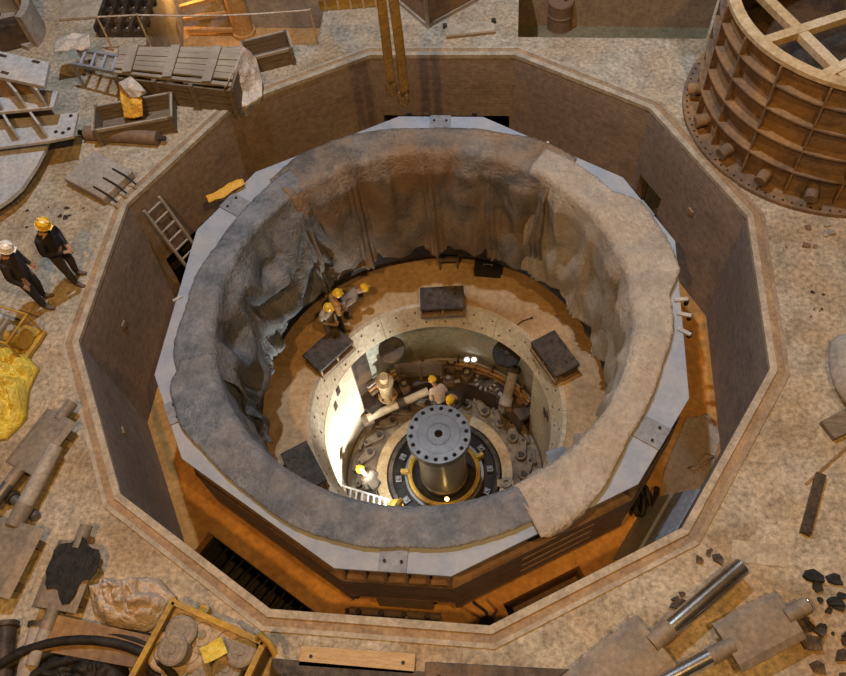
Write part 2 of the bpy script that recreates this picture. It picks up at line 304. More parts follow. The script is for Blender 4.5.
# floor hatches: lower storey seen through them
def hatchbox(name, q, dep, mw, mf, lab):
    e = struct(bpy.data.objects.new(name, None), lab); COL.objects.link(e); c = V((sum(p[0] for p in q)/4, sum(p[1] for p in q)/4, 0))
    for k in range(4):
        a, b2 = V((*q[k], 0)), V((*q[(k+1) % 4], 0)); o_ = ((a+b2)/2-c).normalized()*.1
        B().beam(a+o_+V((0, 0, -.3-dep/2)), b2+o_+V((0, 0, -.3-dep/2)), .2, dep).obj('hatch_wall', mw, e)
    B().prism(q, -.5-dep, -.3-dep).obj('hatch_floor', mf, e); return e
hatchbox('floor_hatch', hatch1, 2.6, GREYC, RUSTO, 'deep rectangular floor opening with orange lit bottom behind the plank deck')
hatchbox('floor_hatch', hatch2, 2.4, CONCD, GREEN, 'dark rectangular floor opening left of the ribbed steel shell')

# ================================================================== STATOR
RS, HA, ZT = 5.654, rad(10.536), -.985
def spoly(R):
    P = []
    for k in range(6):
        c = pi/2-k*pi/3; P += [pol(R, c+HA), pol(R, c-HA)]
    return P
st = thing('stator_frame', 'pale blue-grey topped twelve-sided stator ring standing in the pit', 'stator', (0, 0, 0))
SP = spoly(RS); SI = spoly(RS-.42)
RB = 4.5
for k in range(6):   # six top plates, split at the middle of the short sides
    c0 = pi/2-k*pi/3; c1 = c0-pi/3
    mid = lambda c, R: pol(R, c)
    ro = RS*cos(HA)
    out_ = [mid(c0-.0006, ro), pol(RS, c0-HA), pol(RS, c1+HA), mid(c1+.0006, ro)]
    inn = [pol(RB, c1+(c0-c1)*t/10) for t in range(11)]
    B().prism(out_+inn, ZT-.07, ZT).obj('top_plate', BLUEG, st, bevel=.008)
    j = B(); m_ = M.Translation((*pol(ro-.3, c0), ZT+.018)) @ M.Rotation(c0, 4, 'Z')
    j.box(m_.translation, (.62, .5, .035), rz=c0); jp = j.obj('joint_plate', BLUEP, st, bevel=.006)
    for s_ in (-1, 1):
        p = m_ @ V((.12, s_*.15, .018)); B().cyl(p, p+V((0, 0, .03)), .03, n=8).obj('bolt', BLACK, jp)
B().lathe([(4.30, -4.9), (4.52, -4.9), (4.52, -4.5), (4.36, -4.5)], 72).obj('gap_shade_ring', BLACK, st)  # black ring added as the shade below the tarpaulins' lower edge
B().lathe([(RB, ZT-.07), (RB+.5, ZT-.07), (RB+.5, -4.65), (RB, -4.65)], 72).obj('core', DSTEEL, st)
for i in range(12):   # side walls, niches, gussets and belts
    p, q = V((*SP[i], 0)), V((*SP[(i+1) % 12], 0)); L = (q-p).length; u = (q-p).normalized(); n = V((u.y, -u.x, 0))
    if n.dot(p) < 0: n = -n
    longs = i % 2 == 1; pi_, qi_ = V((*SI[i], 0)), V((*SI[(i+1) % 12], 0))
    ZS, ZL = -1.85, (-3.35 if longs else -2.95); ng = 5 if longs else 6
    B().beam(pi_+V((0, 0, (ZT-.05+ZF)/2)), qi_+V((0, 0, (ZT-.05+ZF)/2)), .06, ZT-.05-ZF).obj('inner_wall', STEELB, st)
    B().prism([tuple(p[:2]), tuple(q[:2]), tuple(qi_[:2]), tuple(pi_[:2])], ZS-.05, ZS).obj('shelf_plate', STEELB, st)
    B().prism([tuple(p[:2]), tuple(q[:2]), tuple(qi_[:2]), tuple(pi_[:2])], ZL-.06, ZL).obj('lower_shelf', STEELB, st)
    for k in range(ng):
        t = (k+.5)/ng if longs else k/(ng-1)*.94+.03
        c = p+u*L*t
        tri = [(0, ZT-.07), (-.40, ZT-.07), (-.40, ZS), (-.3, ZS)] if longs else [(-.02, ZS), (-.40, ZS), (-.40, ZT-.07), (-.30, ZT-.07)]
        B().prism(tri, -.02, .02, M((n, V((0, 0, 1)), u)).transposed().to_4x4()).obj('gusset', STEELB, st).location = c
    off = n*-.03
    if i == 5:   # lower right side with three long louvre slots
        for (t0, t1) in ((0, .20), (.62, 1.0)):
            B().beam(p+u*L*t0+off+V((0, 0, (ZS+ZL)/2)), p+u*L*t1+off+V((0, 0, (ZS+ZL)/2)), .05, ZS-ZL).obj('belt_plate', STEELB, st)
        for k in range(4):
            z = ZS-.16-k*.395; B().beam(p+u*L*.2+off+V((0, 0, z)), p+u*L*.62+off+V((0, 0, z)), .05, .29).obj('louvre_slat', STEELB, st)
    else:
        B().beam(p+off+V((0, 0, (ZS+ZL)/2)), q+off+V((0, 0, (ZS+ZL)/2)), .05, ZS-ZL).obj('belt_plate', STEELB, st)
    if not longs:
        c = (p+q)/2-n*.35
        B().box((c.x, c.y, (ZL-.06+ZF)/2), (.7, 1.1, ZL-.06-ZF), rz=atan2(n.y, n.x)).obj('pedestal', CONCD, st)

def SM(a, b, x): x = max(0., min(1., (x-a)/(b-a))); return x*x*(3-2*x)
# ---- tarpaulins laid over the ring and hanging down the bore
def tarp(name, label, m, t0, t1, rout, hang, pins, amp=.13, lift=.03, seed=0, drape=None, nu=150, nv=70, vfold=.09, wl=1.1):
    "t0..t1 degrees, rout(t) outer edge radius, hang(t) drop below the ring top, pins = angles where folds gather"
    def fn(a, b_):
        t = t0+(t1-t0)*a; th = rad(t)
        ro = rout(t)+.07*noise.noise((t*.09, seed, 3))+.02*noise.noise((t*.6, seed, 5)); w_ = ro-4.42; H = hang(t)+.12*noise.noise((t*.22, seed, 9)); dr = drape(t) if drape else 0
        tot = dr+w_+H; s_ = b_*tot
        n1 = noise.noise((ro*th*.7, s_*.6, seed)); n2 = noise.noise((ro*th*2.6, s_*1.7, seed+4))
        # swag folds hanging between the pins
        pl = max([p for p in pins if p <= t], default=pins[0]-30); pr = min([p for p in pins if p > t], default=pins[-1]+30)
        x = (t-pl)/(pr-pl); sag = 4*x*(1-x)
        gather = math.exp(-((min(t-pl, pr-t))/2.6)**2)
        if s_ < dr: return V((*pol(ro+.04+.03*n2, th), ZT+lift-(dr-s_)))
        s_ -= dr
        if s_ < w_:
            r = ro-s_; z = ZT+lift+.025+.05*n1*(s_/w_)+.022*n2+.05*gather*s_/w_*abs(sin(t*2.1))
            if s_ > w_-.15: z -= .06*((s_-w_+.15)/.15)**2
            return V((*pol(r, th), max(z, ZT+.012)))
        h = s_-w_; f = min(1, h/.5)
        ph = (h-sag*1.15*min(1, h/1.2))*2*pi/wl
        inw = .03+f*(amp*(.5+.5*sin(ph+.9*n1+seed))*(.35+sag*.8)+vfold*(.5+.5*sin(t*.42+2.2*noise.noise((t*.13, h*.35, seed))*2))+.06*n1+.018*n2+.16*gather*min(1, h/1.5)*(.6+.4*sin(t*3)))
        return V((*pol(4.40-max(.02, inw), th), ZT+lift-.03-h))
    o = B().grid(fn, nu, nv).obj(name, m, solid=.012)
    return tag(o, label, 'tarpaulin', 'tarpaulins over the stator ring')
tarp('tarpaulin', 'brown stained tarpaulin hanging down the far side of the stator bore', TARPN, 52, 139, lambda t: 5.22+.10*cos(rad(t*6)), lambda t: 3.72, [55, 72, 93, 118, 138], .15, .03, 1, nu=190, vfold=.14, wl=1.8)
tarp('tarpaulin', 'grey crinkled tarpaulin with deep swags on the left of the stator ring', TARPG, 133, 205, lambda t: 5.06+.12*sin(rad(t*4)), lambda t: 3.66, [118, 138, 172, 200], .34, .055, 5, nu=160, wl=1.25)
tarp('tarpaulin', 'dark grey smooth tarpaulin over the near side of the stator ring', TARPG, 198, 305, lambda t: 5.22+(.24*SM(199, 205, t)*(1-SM(214, 228, t)))-.02*abs(t-252)/10, lambda t: 3.3, [202, 232, 265, 296], .09, .08, 9, nu=170, vfold=.05)
tarp('tarpaulin', 'tan canvas tarpaulin over the right side of the stator ring', TARPT, -62, 60, lambda t: 5.12+(.33 if 5 < t < 38 else 0)*min(1, (t-5)/6 if t > 5 else 0)*min(1, (38-t)/6 if t < 38 else 0)+.30*(1-SM(-52, -38, t))-.12*SM(-40, -32, t)*(1-SM(-16, -4, t)), lambda t: 3.70, [-58, -30, -8, 16, 34, 55], .12, .10, 14, drape=lambda t: max(0., .42*(1-abs(t+56)/5)), nu=190, vfold=.14, wl=1.7)
# yellow cloth thrown over the ring edge
def flap(name, label, m, cat, c, rz, lx, ly, bump=.06, seed=0, fall=None, n=26, solid=.015, tag_=True):
    def fn(a, b_):
        x, y = (a-.5)*lx, (b_-.5)*ly
        z = bump*(noise.noise((x*2.2, y*2.2, seed))+.6*noise.noise((x*5, y*5, seed+2))+.9)+(fall(x, y) if fall else 0)
        e = .06*noise.noise((a*4, b_*4, seed+7))
        return V((x+e*lx*.6, y+e*ly*.5, max(z, .01)) if not fall else (x+e*lx*.6, y+e*ly*.5, z))
    o = B().grid(fn, n, n).obj(name, m, solid=solid); o.location = c; o.rotation_euler = (0, 0, rz)
    return tag(o, label, cat) if tag_ else o
p = G(225, 190, -.95); flap('yellow_cloth', 'bright orange-yellow cloth thrown over the upper left stator edge', OCLOTH, 'cloth', (p.x, p.y, -.93), rad(38), .95, .45, .08, 3, fall=lambda x, y: -max(0, y-.0)*1.2)

# ================================================================== SHAFT AND TURBINE PIT
SHAFT = mat('polished_shaft_steel', (.34, .34, .35), (.42, .42, .42), scale=3, speck=.08, rough=.32, metal=.6, bump=.02)
sh = thing('turbine_shaft', 'bright steel vertical shaft with bolt-holed coupling flange at pit centre', 'shaft', (0, 0, ZB))
def ringholes(R, rh, n, Rc, a_off, bore):
    holes = [[(Rc*cos(a)+rh*cos(2*pi*k/10), Rc*sin(a)+rh*sin(2*pi*k/10)) for k in range(10)] for a in [a_off+2*pi*i/n for i in range(n)]]
    holes.append([pol(bore, 2*pi*k/20) for k in range(20)])
    return [pol(R, 2*pi*k/72) for k in range(72)], holes
o_, h_ = ringholes(.89, .062, 18, .775, rad(9), .115)
z0 = -7.42-ZB
B().holed(o_, h_, z0-.28, z0).obj('coupling_flange', GSTEEL, sh)
B().lathe([(.30, z0), (.31, z0+.012), (.34, z0+.012), (.35, z0)], 48).obj('spigot_ring', GSTEEL, sh)
B().lathe([(.58, z0), (.585, z0+.006), (.61, z0+.006), (.615, z0)], 48).obj('turned_groove', GSTEEL, sh)
B().lathe([(.115, z0-.28), (.88, z0-.28), (.74, z0-.42), (.70, z0-.6), (.70, .05), (.115, .05)], 64).obj('shaft_body', SHAFT, sh)
B().lathe([(.70, .2), (.745, .2), (.745, .5), (.70, .56)], 56).obj('shaft_collar', CHROME, sh)
B().lathe([(0, z0-.5), (.12, z0-.5), (.12, z0-.52), (0, z0-.52)], 20).obj('bore_plug', BLACK, sh)
hc = thing('head_cover', 'round turbine head cover with yellow bearing ring and guide vane levers', 'turbine', (0, 0, ZB))
Z = lambda z: z-ZB
B().lathe([(1.78, .02), (2.10, .02), (2.10, Z(-10.3)), (1.78, Z(-10.3))], 72).obj('outer_ring', TANST, hc)
B().lathe([(1.22, .02), (1.78, .02), (1.78, Z(-10.55)), (1.22, Z(-10.55))], 64).obj('dark_well', BLACK, hc)
B().lathe([(1.60, .02), (1.72, .02), (1.72, Z(-10.28)), (1.60, Z(-10.28))], 64).obj('seal_ring', BRAKE, hc)
B().lathe([(.99, .02), (1.12, .02), (1.12, Z(-10.22)), (1.05, Z(-10.18)), (.99, Z(-10.22))], 64).obj('bearing_ring', YEL, hc)
B().lathe([(.76, .02), (.99, .02), (.99, Z(-10.5)), (.76, Z(-10.5))], 48).obj('dark_gap', BLACK, hc)  # black floor filling the gap between shaft and bearing ring
B().lathe([(1.14, .02), (1.22, .02), (1.22, Z(-10.36)), (1.14, Z(-10.36))], 64).obj('bearing_race', GSTEEL, hc)
nutb = B().box((0, 0, 0), (.2, .2, .16)); nutb.cyl((0, 0, .08), (0, 0, .16), .06, n=8)
nut = nutb.obj('clamp_block', GSTEEL, hc, bevel=.01); nut.location = (*pol(1.42, rad(10)), Z(-10.47)); nut.rotation_euler = (0, 0, rad(10))
for k in range(1, 12):
    inst('clamp_block', nut, hc, (*pol(1.42, rad(10+30*k)), Z(-10.47)), rad(10+30*k))
# yellow brackets standing on the bearing ring
for a_ in (28, 184):
    B().box((*pol(1.2, rad(a_)), Z(-10.2)), (.26, .12, .22), rz=rad(a_)).obj('bearing_bracket', YEL, hc, bevel=.02)
# levers and links of the guide vanes
def lever_mesh():
    b = B(); pts = []
    for k in range(9): a = pi/2+pi*k/8; pts.append((-.18+.17*cos(a), .17*sin(a)))
    for k in range(7): a = -pi/2+pi*k/6; pts.append((.30+.10*cos(a), .10*sin(a)))
    b.prism(pts, 0, .14)
    return b
lv = lever_mesh().obj('lever', LEVER, hc, bevel=.015); NL = 24
pn = B().cyl((-.18, 0, .14), (-.18, 0, .19), .09, n=14).obj('pin', DSTEEL, lv); pn2 = B().cyl((.30, 0, .14), (.30, 0, .2), .045, n=10).obj('bolt', DSTEEL, lv)
lkb = B().box((0, 0, .03), (.42, .11, .06)); lk = lkb.obj('link', LEVER, hc, bevel=.012)
for k in range(NL):
    a_ = 2*pi*k/NL+.1
    if k == 0: L_ = lv
    else:
        L_ = inst('lever', lv, hc); inst('pin', pn, L_); inst('bolt', pn2, L_)
    L_.location = (*pol(2.52, a_), Z(-10.42)); L_.rotation_euler = (0, 0, a_+rad(62))
    l2 = lk if k == 0 else inst('link', lk, hc)
    l2.location = (*pol(2.80, a_+.13), Z(-10.30)); l2.rotation_euler = (0, 0, a_+rad(100))
B().lathe([(2.12, .02), (3.02, .02), (3.02, Z(-10.45)), (2.12, Z(-10.45))], 72).obj('cover_plate', LEVER, hc)
tb = B()
for k in range(0): pass
# bearing oil fittings near the lower right
e = thing('eye_block', 'round steel eye block on the tan ring beside the tarpaulin', 'fitting', (*G(506, 484, -10.28)[:2], -10.29)); B().lathe([(.07, 0), (.17, 0), (.17, .2), (.07, .2)], 20).obj('eye', GREYC, e); B().box((-.02, .0, .03), (.5, .22, .06)).obj('base_pad', TANST, e)
for (x, y, lab) in ((396, 507, 'round yellow cap at the near edge of the bearing'),):
    q = G(x, y, -10.28); cpo = thing('domed_oil_cup', lab, 'cap', (q.x, q.y, -10.28)); B().lathe([(0, .26), (.1, .25), (.17, .2), (.18, 0), (0, 0)], 20).obj('dome', YEL, cpo); B().lathe([(.18, 0), (.24, 0), (.24, .04), (.18, .04)], 20).obj('rim', YEL, cpo)
# servomotors and gear in the recess
def on(px, py, z): q = G(px, py, z); return V((q.x, q.y, z))
s1 = thing('servomotor', 'tan upright servomotor cylinder in the left of the recess', 'machine', on(388, 396, -9.4))
B().lathe([(0, 0), (.3, 0), (.3, .1), (.22, .12), (.22, .9), (.28, .92), (.28, 1.02), (.14, 1.04), (.14, 1.3), (0, 1.3)], 24).obj('cylinder_body', TANST, s1)
for k in range(6): B().cyl((*pol(.25, k*pi/3), .08), (*pol(.25, k*pi/3), .16), .03, n=6).obj('bolt', DSTEEL, s1)
s2 = thing('servomotor', 'grey slanting servomotor cylinder at the right of the recess', 'machine', on(505, 408, -9.4))
va, vb = V((0, 0, .25)), on(515, 366, -8.3)-on(505, 408, -9.4)
d_ = (vb-va)
B().cyl(va, va+d_*.2, .2, n=20).obj('front_head', GREYC, s2); B().cyl(va+d_*.2, va+d_*.85, .15, n=20).obj('cylinder_body', GREYC, s2); B().cyl(va+d_*.85, va+d_, .2, n=20).obj('rear_head', DSTEEL, s2)
B().cyl(va-d_*.22, va, .06, n=12).obj('piston_rod', GSTEEL, s2); B().box((0, 0, .06), (.4, .3, .14)).obj('foot', STEELB, s2)
s3 = thing('servo_pipe', 'rusty brown pipe leaning beside the slanting servomotor', 'pipe', on(520, 402, -9.4))
B().cyl((0, 0, 0), on(529, 366, -8.5)-on(520, 402, -9.4), .07, n=12).obj('pipe', RUSTO, s3); B().cyl((0, 0, 0), (0, 0, .12), .12, n=12).obj('pipe_foot', STEELB, s3)
pb = thing('pipe_link', 'pale horizontal link rod crossing the left of the turbine pit', 'rod', on(368, 420, -9.7))
pe = on(428, 391, -9.5)-on(368, 420, -9.7); pe.z = .2
B().cyl((0, 0, .12), pe, .13, n=16).obj('rod', LINER, pb); B().cyl(pe*.5, pe*.62, .19, n=16).obj('collar', DSTEEL, pb); B().cyl((0, 0, .12)-pe*.06, (0, 0, .12), .2, n=16) if False else None
B().box((0, 0, .02), (.35, .35, .2), rz=.5).obj('end_block', LEVER, pb, bevel=.03)
def onwall(px, py, r):
    d = F_ + R_*((px-423)/FPX) - U_*((py-338)/FPX); a = d.x**2+d.y**2; b = CAMP.x*d.x+CAMP.y*d.y; c = CAMP.x**2+CAMP.y**2-r*r
    return CAMP+d*((-b+sqrt(b*b-a*c))/a)
def disc(name, label, px, py, z, r, m, m2, tilt=0):
    q = onwall(px, py, 3.45-r*.9); e = thing(name, label, 'disc', q); e.rotation_euler = (tilt, 0, 0)
    B().lathe([(0, 0), (r, 0), (r, .08), (r-.03, .1), (0, .1)], 28).obj('cap', m, e); B().lathe([(0, .1), (.07, .1), (.07, .15), (0, .15)], 12).obj('hub', m2, e); B().beam((0, 0, .02), (*pol(r*.98, atan2(q.y, q.x)), -.12), .08, .06).obj('hinge_arm', DSTEEL, e); return e
disc('round_cover', 'round brown lid hanging under the ring at the recess left corner', 392, 350, -8.55, .40, DSTEEL, BRAKE, rad(12))
disc('round_cover', 'black oval manhole lid under the ring at the recess right corner', 507, 354, -8.5, .42, BLACK, BRAKE, rad(12))
gw = thing('gear_wheel', 'small dark toothed gear wheel on the recess ledge', 'gear', on(486, 382, -9.35)); B().lathe([(.1, 0), (.26, 0), (.26, .12), (.1, .12)], 24).obj('wheel', DSTEEL, gw)
tth = B().box((0, 0, .06), (.1, .07, .12)).obj('tooth', GREYC, gw); tth.location = (.31, 0, 0)
for k in range(1, 12): inst('tooth', tth, gw, (*pol(.31, k*pi/6), 0), k*pi/6)
for k, (x, y, w_) in enumerate(((467, 361, 'left'), (474, 361, 'right'))):
    e = thing('work_lamp', '%s of two small white bulkhead lamps on the recess wall' % w_, 'lamp', on(x, y, -8.9)); B().lathe([(.06, 0), (.11, .02), (.12, .1), (.09, .1), (.05, .05)], 16).obj('reflector', WPAINT, e); B().lathe([(0, .13), (.05, .11), (.06, .05), (0, .04)], 12).obj('bulb', emit('bulb_white', (1, .95, .85), 6), e)
pw = thing('timber_screen', 'brown plank screen standing against the recess back wall', 'screen', on(421, 379, -9.4), rad(0))
pw.rotation_euler = (0, 0, rad(6))
for k in range(5): B().box((0, .1-k*.02, .12+k*.2), (1.5, .05, .19)).obj('plank', WOODB, pw)
for x in (-.65, .0, .65): B().box((x, .0, .5), (.07, .06, 1.05)).obj('batten', STEELB, pw)
pr = thing('pipe_run', 'rusty pipes running along the recess back wall', 'pipe', (0, 0, -9.4))
for k, (r_, z_, pr_, m_) in enumerate(((3.22, .25, .06, RUSTO), (3.24, .45, .05, GREYC), (3.14, .12, .07, STEELB))):
    B().tube([(*pol(r_, rad(38+t*2.6)), z_) for t in range(40)], pr_, 8).obj('pipe', m_, pr)
for a_ in (45, 65, 85, 105, 125): B().box((*pol(3.26, rad(a_)), .3), (.14, .06, .6), rz=rad(a_)).obj('bracket', DSTEEL, pr)
for a_ in (52, 74, 96, 118): B().cyl((*pol(3.22, rad(a_)), .25), (*pol(3.22, rad(a_+1.6)), .25), .11, n=12).obj('pipe_flange', LEVER, pr)
# small clutter on the recess ledge: valves, motor boxes, pipe stubs
for k, (x, y, z, lab) in enumerate(((449, 383, -9.4, 'rusty valve block beside the plank screen'), (497, 366, -9.4, 'dark motor block under the black manhole lid'), (467, 378, -9.4, 'brown valve block below the twin lamps'), (452, 368, -9.4, 'small rusty valve block against the back wall'), (500, 400, -9.4, 'dark flat valve block left of the slanting servomotor'), (405, 389, -9.4, 'oily valve block below the plank screen'))):
    e = thing('valve_block', lab, 'valve', on(x, y, z), rad(25*k)); B().box((0, 0, .12), (.34, .26, .24)).obj('body', [RUST, DSTEEL, STEELB][k % 3], e, bevel=.02); B().cyl((0, 0, .24), (0, 0, .42), .07, n=12).obj('stem', GREYC, e)
    B().lathe([(.1, .4), (.16, .4), (.16, .45), (.1, .45)], 16).obj('handwheel', DSTEEL, e); B().cyl((.17, 0, .1), (.34, .05, .1), .06, n=10).obj('outlet', GREYC, e)
# brightly lit grating ladder and the flood lamp that lights the liner wall
gl = thing('grating_ladder', 'white short-runged ladder beneath the near tarpaulin edge', 'ladder', on(362, 499, -9.3), 0)
u_ = (on(386, 512, -9.3)-on(344, 499, -9.3)); u_n = u_.normalized(); n_ = V((-u_n.y, u_n.x, 0))
for s_ in (-1, 1): B().beam(-u_*.6+n_*s_*.2, u_*.6+n_*s_*.2, .05, .06).obj('rail', WPAINT, gl)
for k in range(9): q = u_*(-.56+1.12*k/8); B().beam(q-n_*.2+u_n*.06, q+n_*.2-u_n*.06, .05, .04).obj('rung', WPAINT, gl)
for s_ in (-1, 1): B().beam(u_*.5*s_, u_*.5*s_+V((0, 0, -1.4)), .05, .05, up=V((1, 0, 0))).obj('leg', STEELB, gl)
fp = on(398, 500, -8.7)
fld = thing('flood_lamp', 'halogen work lamp on a stand in the near left of the turbine pit', 'lamp', (fp.x, fp.y, -10.3))
B().cyl((0, 0, 0), (0, 0, 1.2), .025, n=8).obj('stand', BLACK, fld); B().lathe([(0, 0), (.2, 0), (.2, .04), (0, .04)], 16).obj('base', BLACK, fld)
B().box((0, 0, 1.3), (.12, .3, .22), rz=rad(150)).obj('lamp_head', YEL, fld, bevel=.02)
fd = V((-2.75, -.05, -8.2)); fs = V((fp.x, fp.y, -8.98)); dd = (fd-fs).normalized()
lamp('flood_lamp_beam', fs+dd*.3, fd, 1700, (1, .96, .86), .1, 95, .6)
lamp('flood_lamp_beam', fs+dd*.3, (-1.9, -.9, -10.4), 170, (1, .96, .86), .1, 110, .7)
bl = thing('bearing_lamp', 'small warm inspection bulb beside the shaft foot', 'lamp', on(447, 500, -10.1)); B().lathe([(0, 0), (.05, .01), (.07, .08), (.04, .15), (0, .16)], 12).obj('bulb', emit('bulb_warm', (1, .6, .15), 8), bl); B().cyl((0, 0, -.08), (0, 0, 0), .04, n=10).obj('socket', BLACK, bl)
pl_ = bpy.data.lights.new('bearing_lamp_glow', 'POINT'); pl_.energy = .8; pl_.color = (1, .66, .25); pl_.shadow_soft_size = .06; po = bpy.data.objects.new('bearing_lamp_glow', pl_); COL.objects.link(po); q = on(447, 500, -9.85); po.location = q

# ================================================================== INNER FLOOR: brake jacks
def brake(px, py, label, rz, lx=1.25, ly=.75, z=ZI):
    e = thing('brake_jack', label, 'brake jack', on(px, py, z), rz, 'brake jacks on the inner floor')
    B().box((0, 0, .05), (lx, ly, .1)).obj('base_plate', STEELB, e, bevel=.01)
    B().box((0, 0, .44), (lx*.98, ly*.98, .12)).obj('brake_pad', BRAKE, e, bevel=.015)
    B().box((0, .12, .24), (lx*.94, ly*.55, .28)).obj('jack_body', DSTEEL, e)
    for x in (-.47, 0, .47): B().box((x*lx, -ly*.43, .24), (.05, .06, .28)).obj('rib', CURBR, e)
    B().box((0, -ly*.46, .13), (lx*.98, .05, .06)).obj('front_rail', CURBR, e)
    for x in (-.3, .3): B().cyl((x*lx, .1, .5), (x*lx, .1, .53), .05, n=10).obj('screw', DSTEEL, e)
    return e
brake(443, 307, 'dark brake jack at the far side of the inner floor', rad(-3+9))
brake(554, 362, 'dark brake jack at the right of the inner floor', rad(-66+9))
brake(331, 357, 'dark brake jack in front of the three inner floor workers', rad(43+9))
brake(307, 474, 'dark brake jack half hidden at the left of the inner floor', rad(115+9))
stl = thing('trestle', 'small brown wooden trestle on the far inner floor', 'trestle', on(449, 266, ZI), rad(6))
B().box((0, 0, .42), (.6, .28, .05)).obj('top', WOODB, stl)
for x in (-.25, .25):
    for y in (-.1, .1): B().box((x, y, .2), (.05, .05, .4)).obj('leg', WOODB, stl)
bxx = thing('tool_box', 'black tool box against the far bore wall', 'box', on(488, 273, ZI), rad(-4)); B().box((0, 0, .17), (.75, .35, .3)).obj('body', BLACK, bxx, bevel=.01); B().box((0, 0, .33), (.77, .37, .04)).obj('lid', BLACK, bxx); B().tube([(-.12, 0, .35), (-.12, 0, .42), (.12, 0, .42), (.12, 0, .35)], .015, 6).obj('handle', GREYC, bxx)
ob = thing('floor_crate', 'small brown crate by the right bore wall', 'crate', on(592, 336, ZI), rad(-60)); B().box((0, 0, .12), (.5, .25, .2)).obj('body', WOODB, ob); B().box((0, 0, .23), (.52, .27, .03)).obj('lid', WOODB, ob)
stick = thing('steel_bar', 'thin bent dark bar on the dusty floor left of the right jack', 'bar', on(523, 322, ZI)); B().tube([(-.2, -.15, .02), (0, .02, .03), (.22, .12, .02)], .018, 6).obj('bar', BLACK, stick); B().cyl((.2, .11, .02), (.26, .15, .02), .03, n=8).obj('tip', DSTEEL, stick)

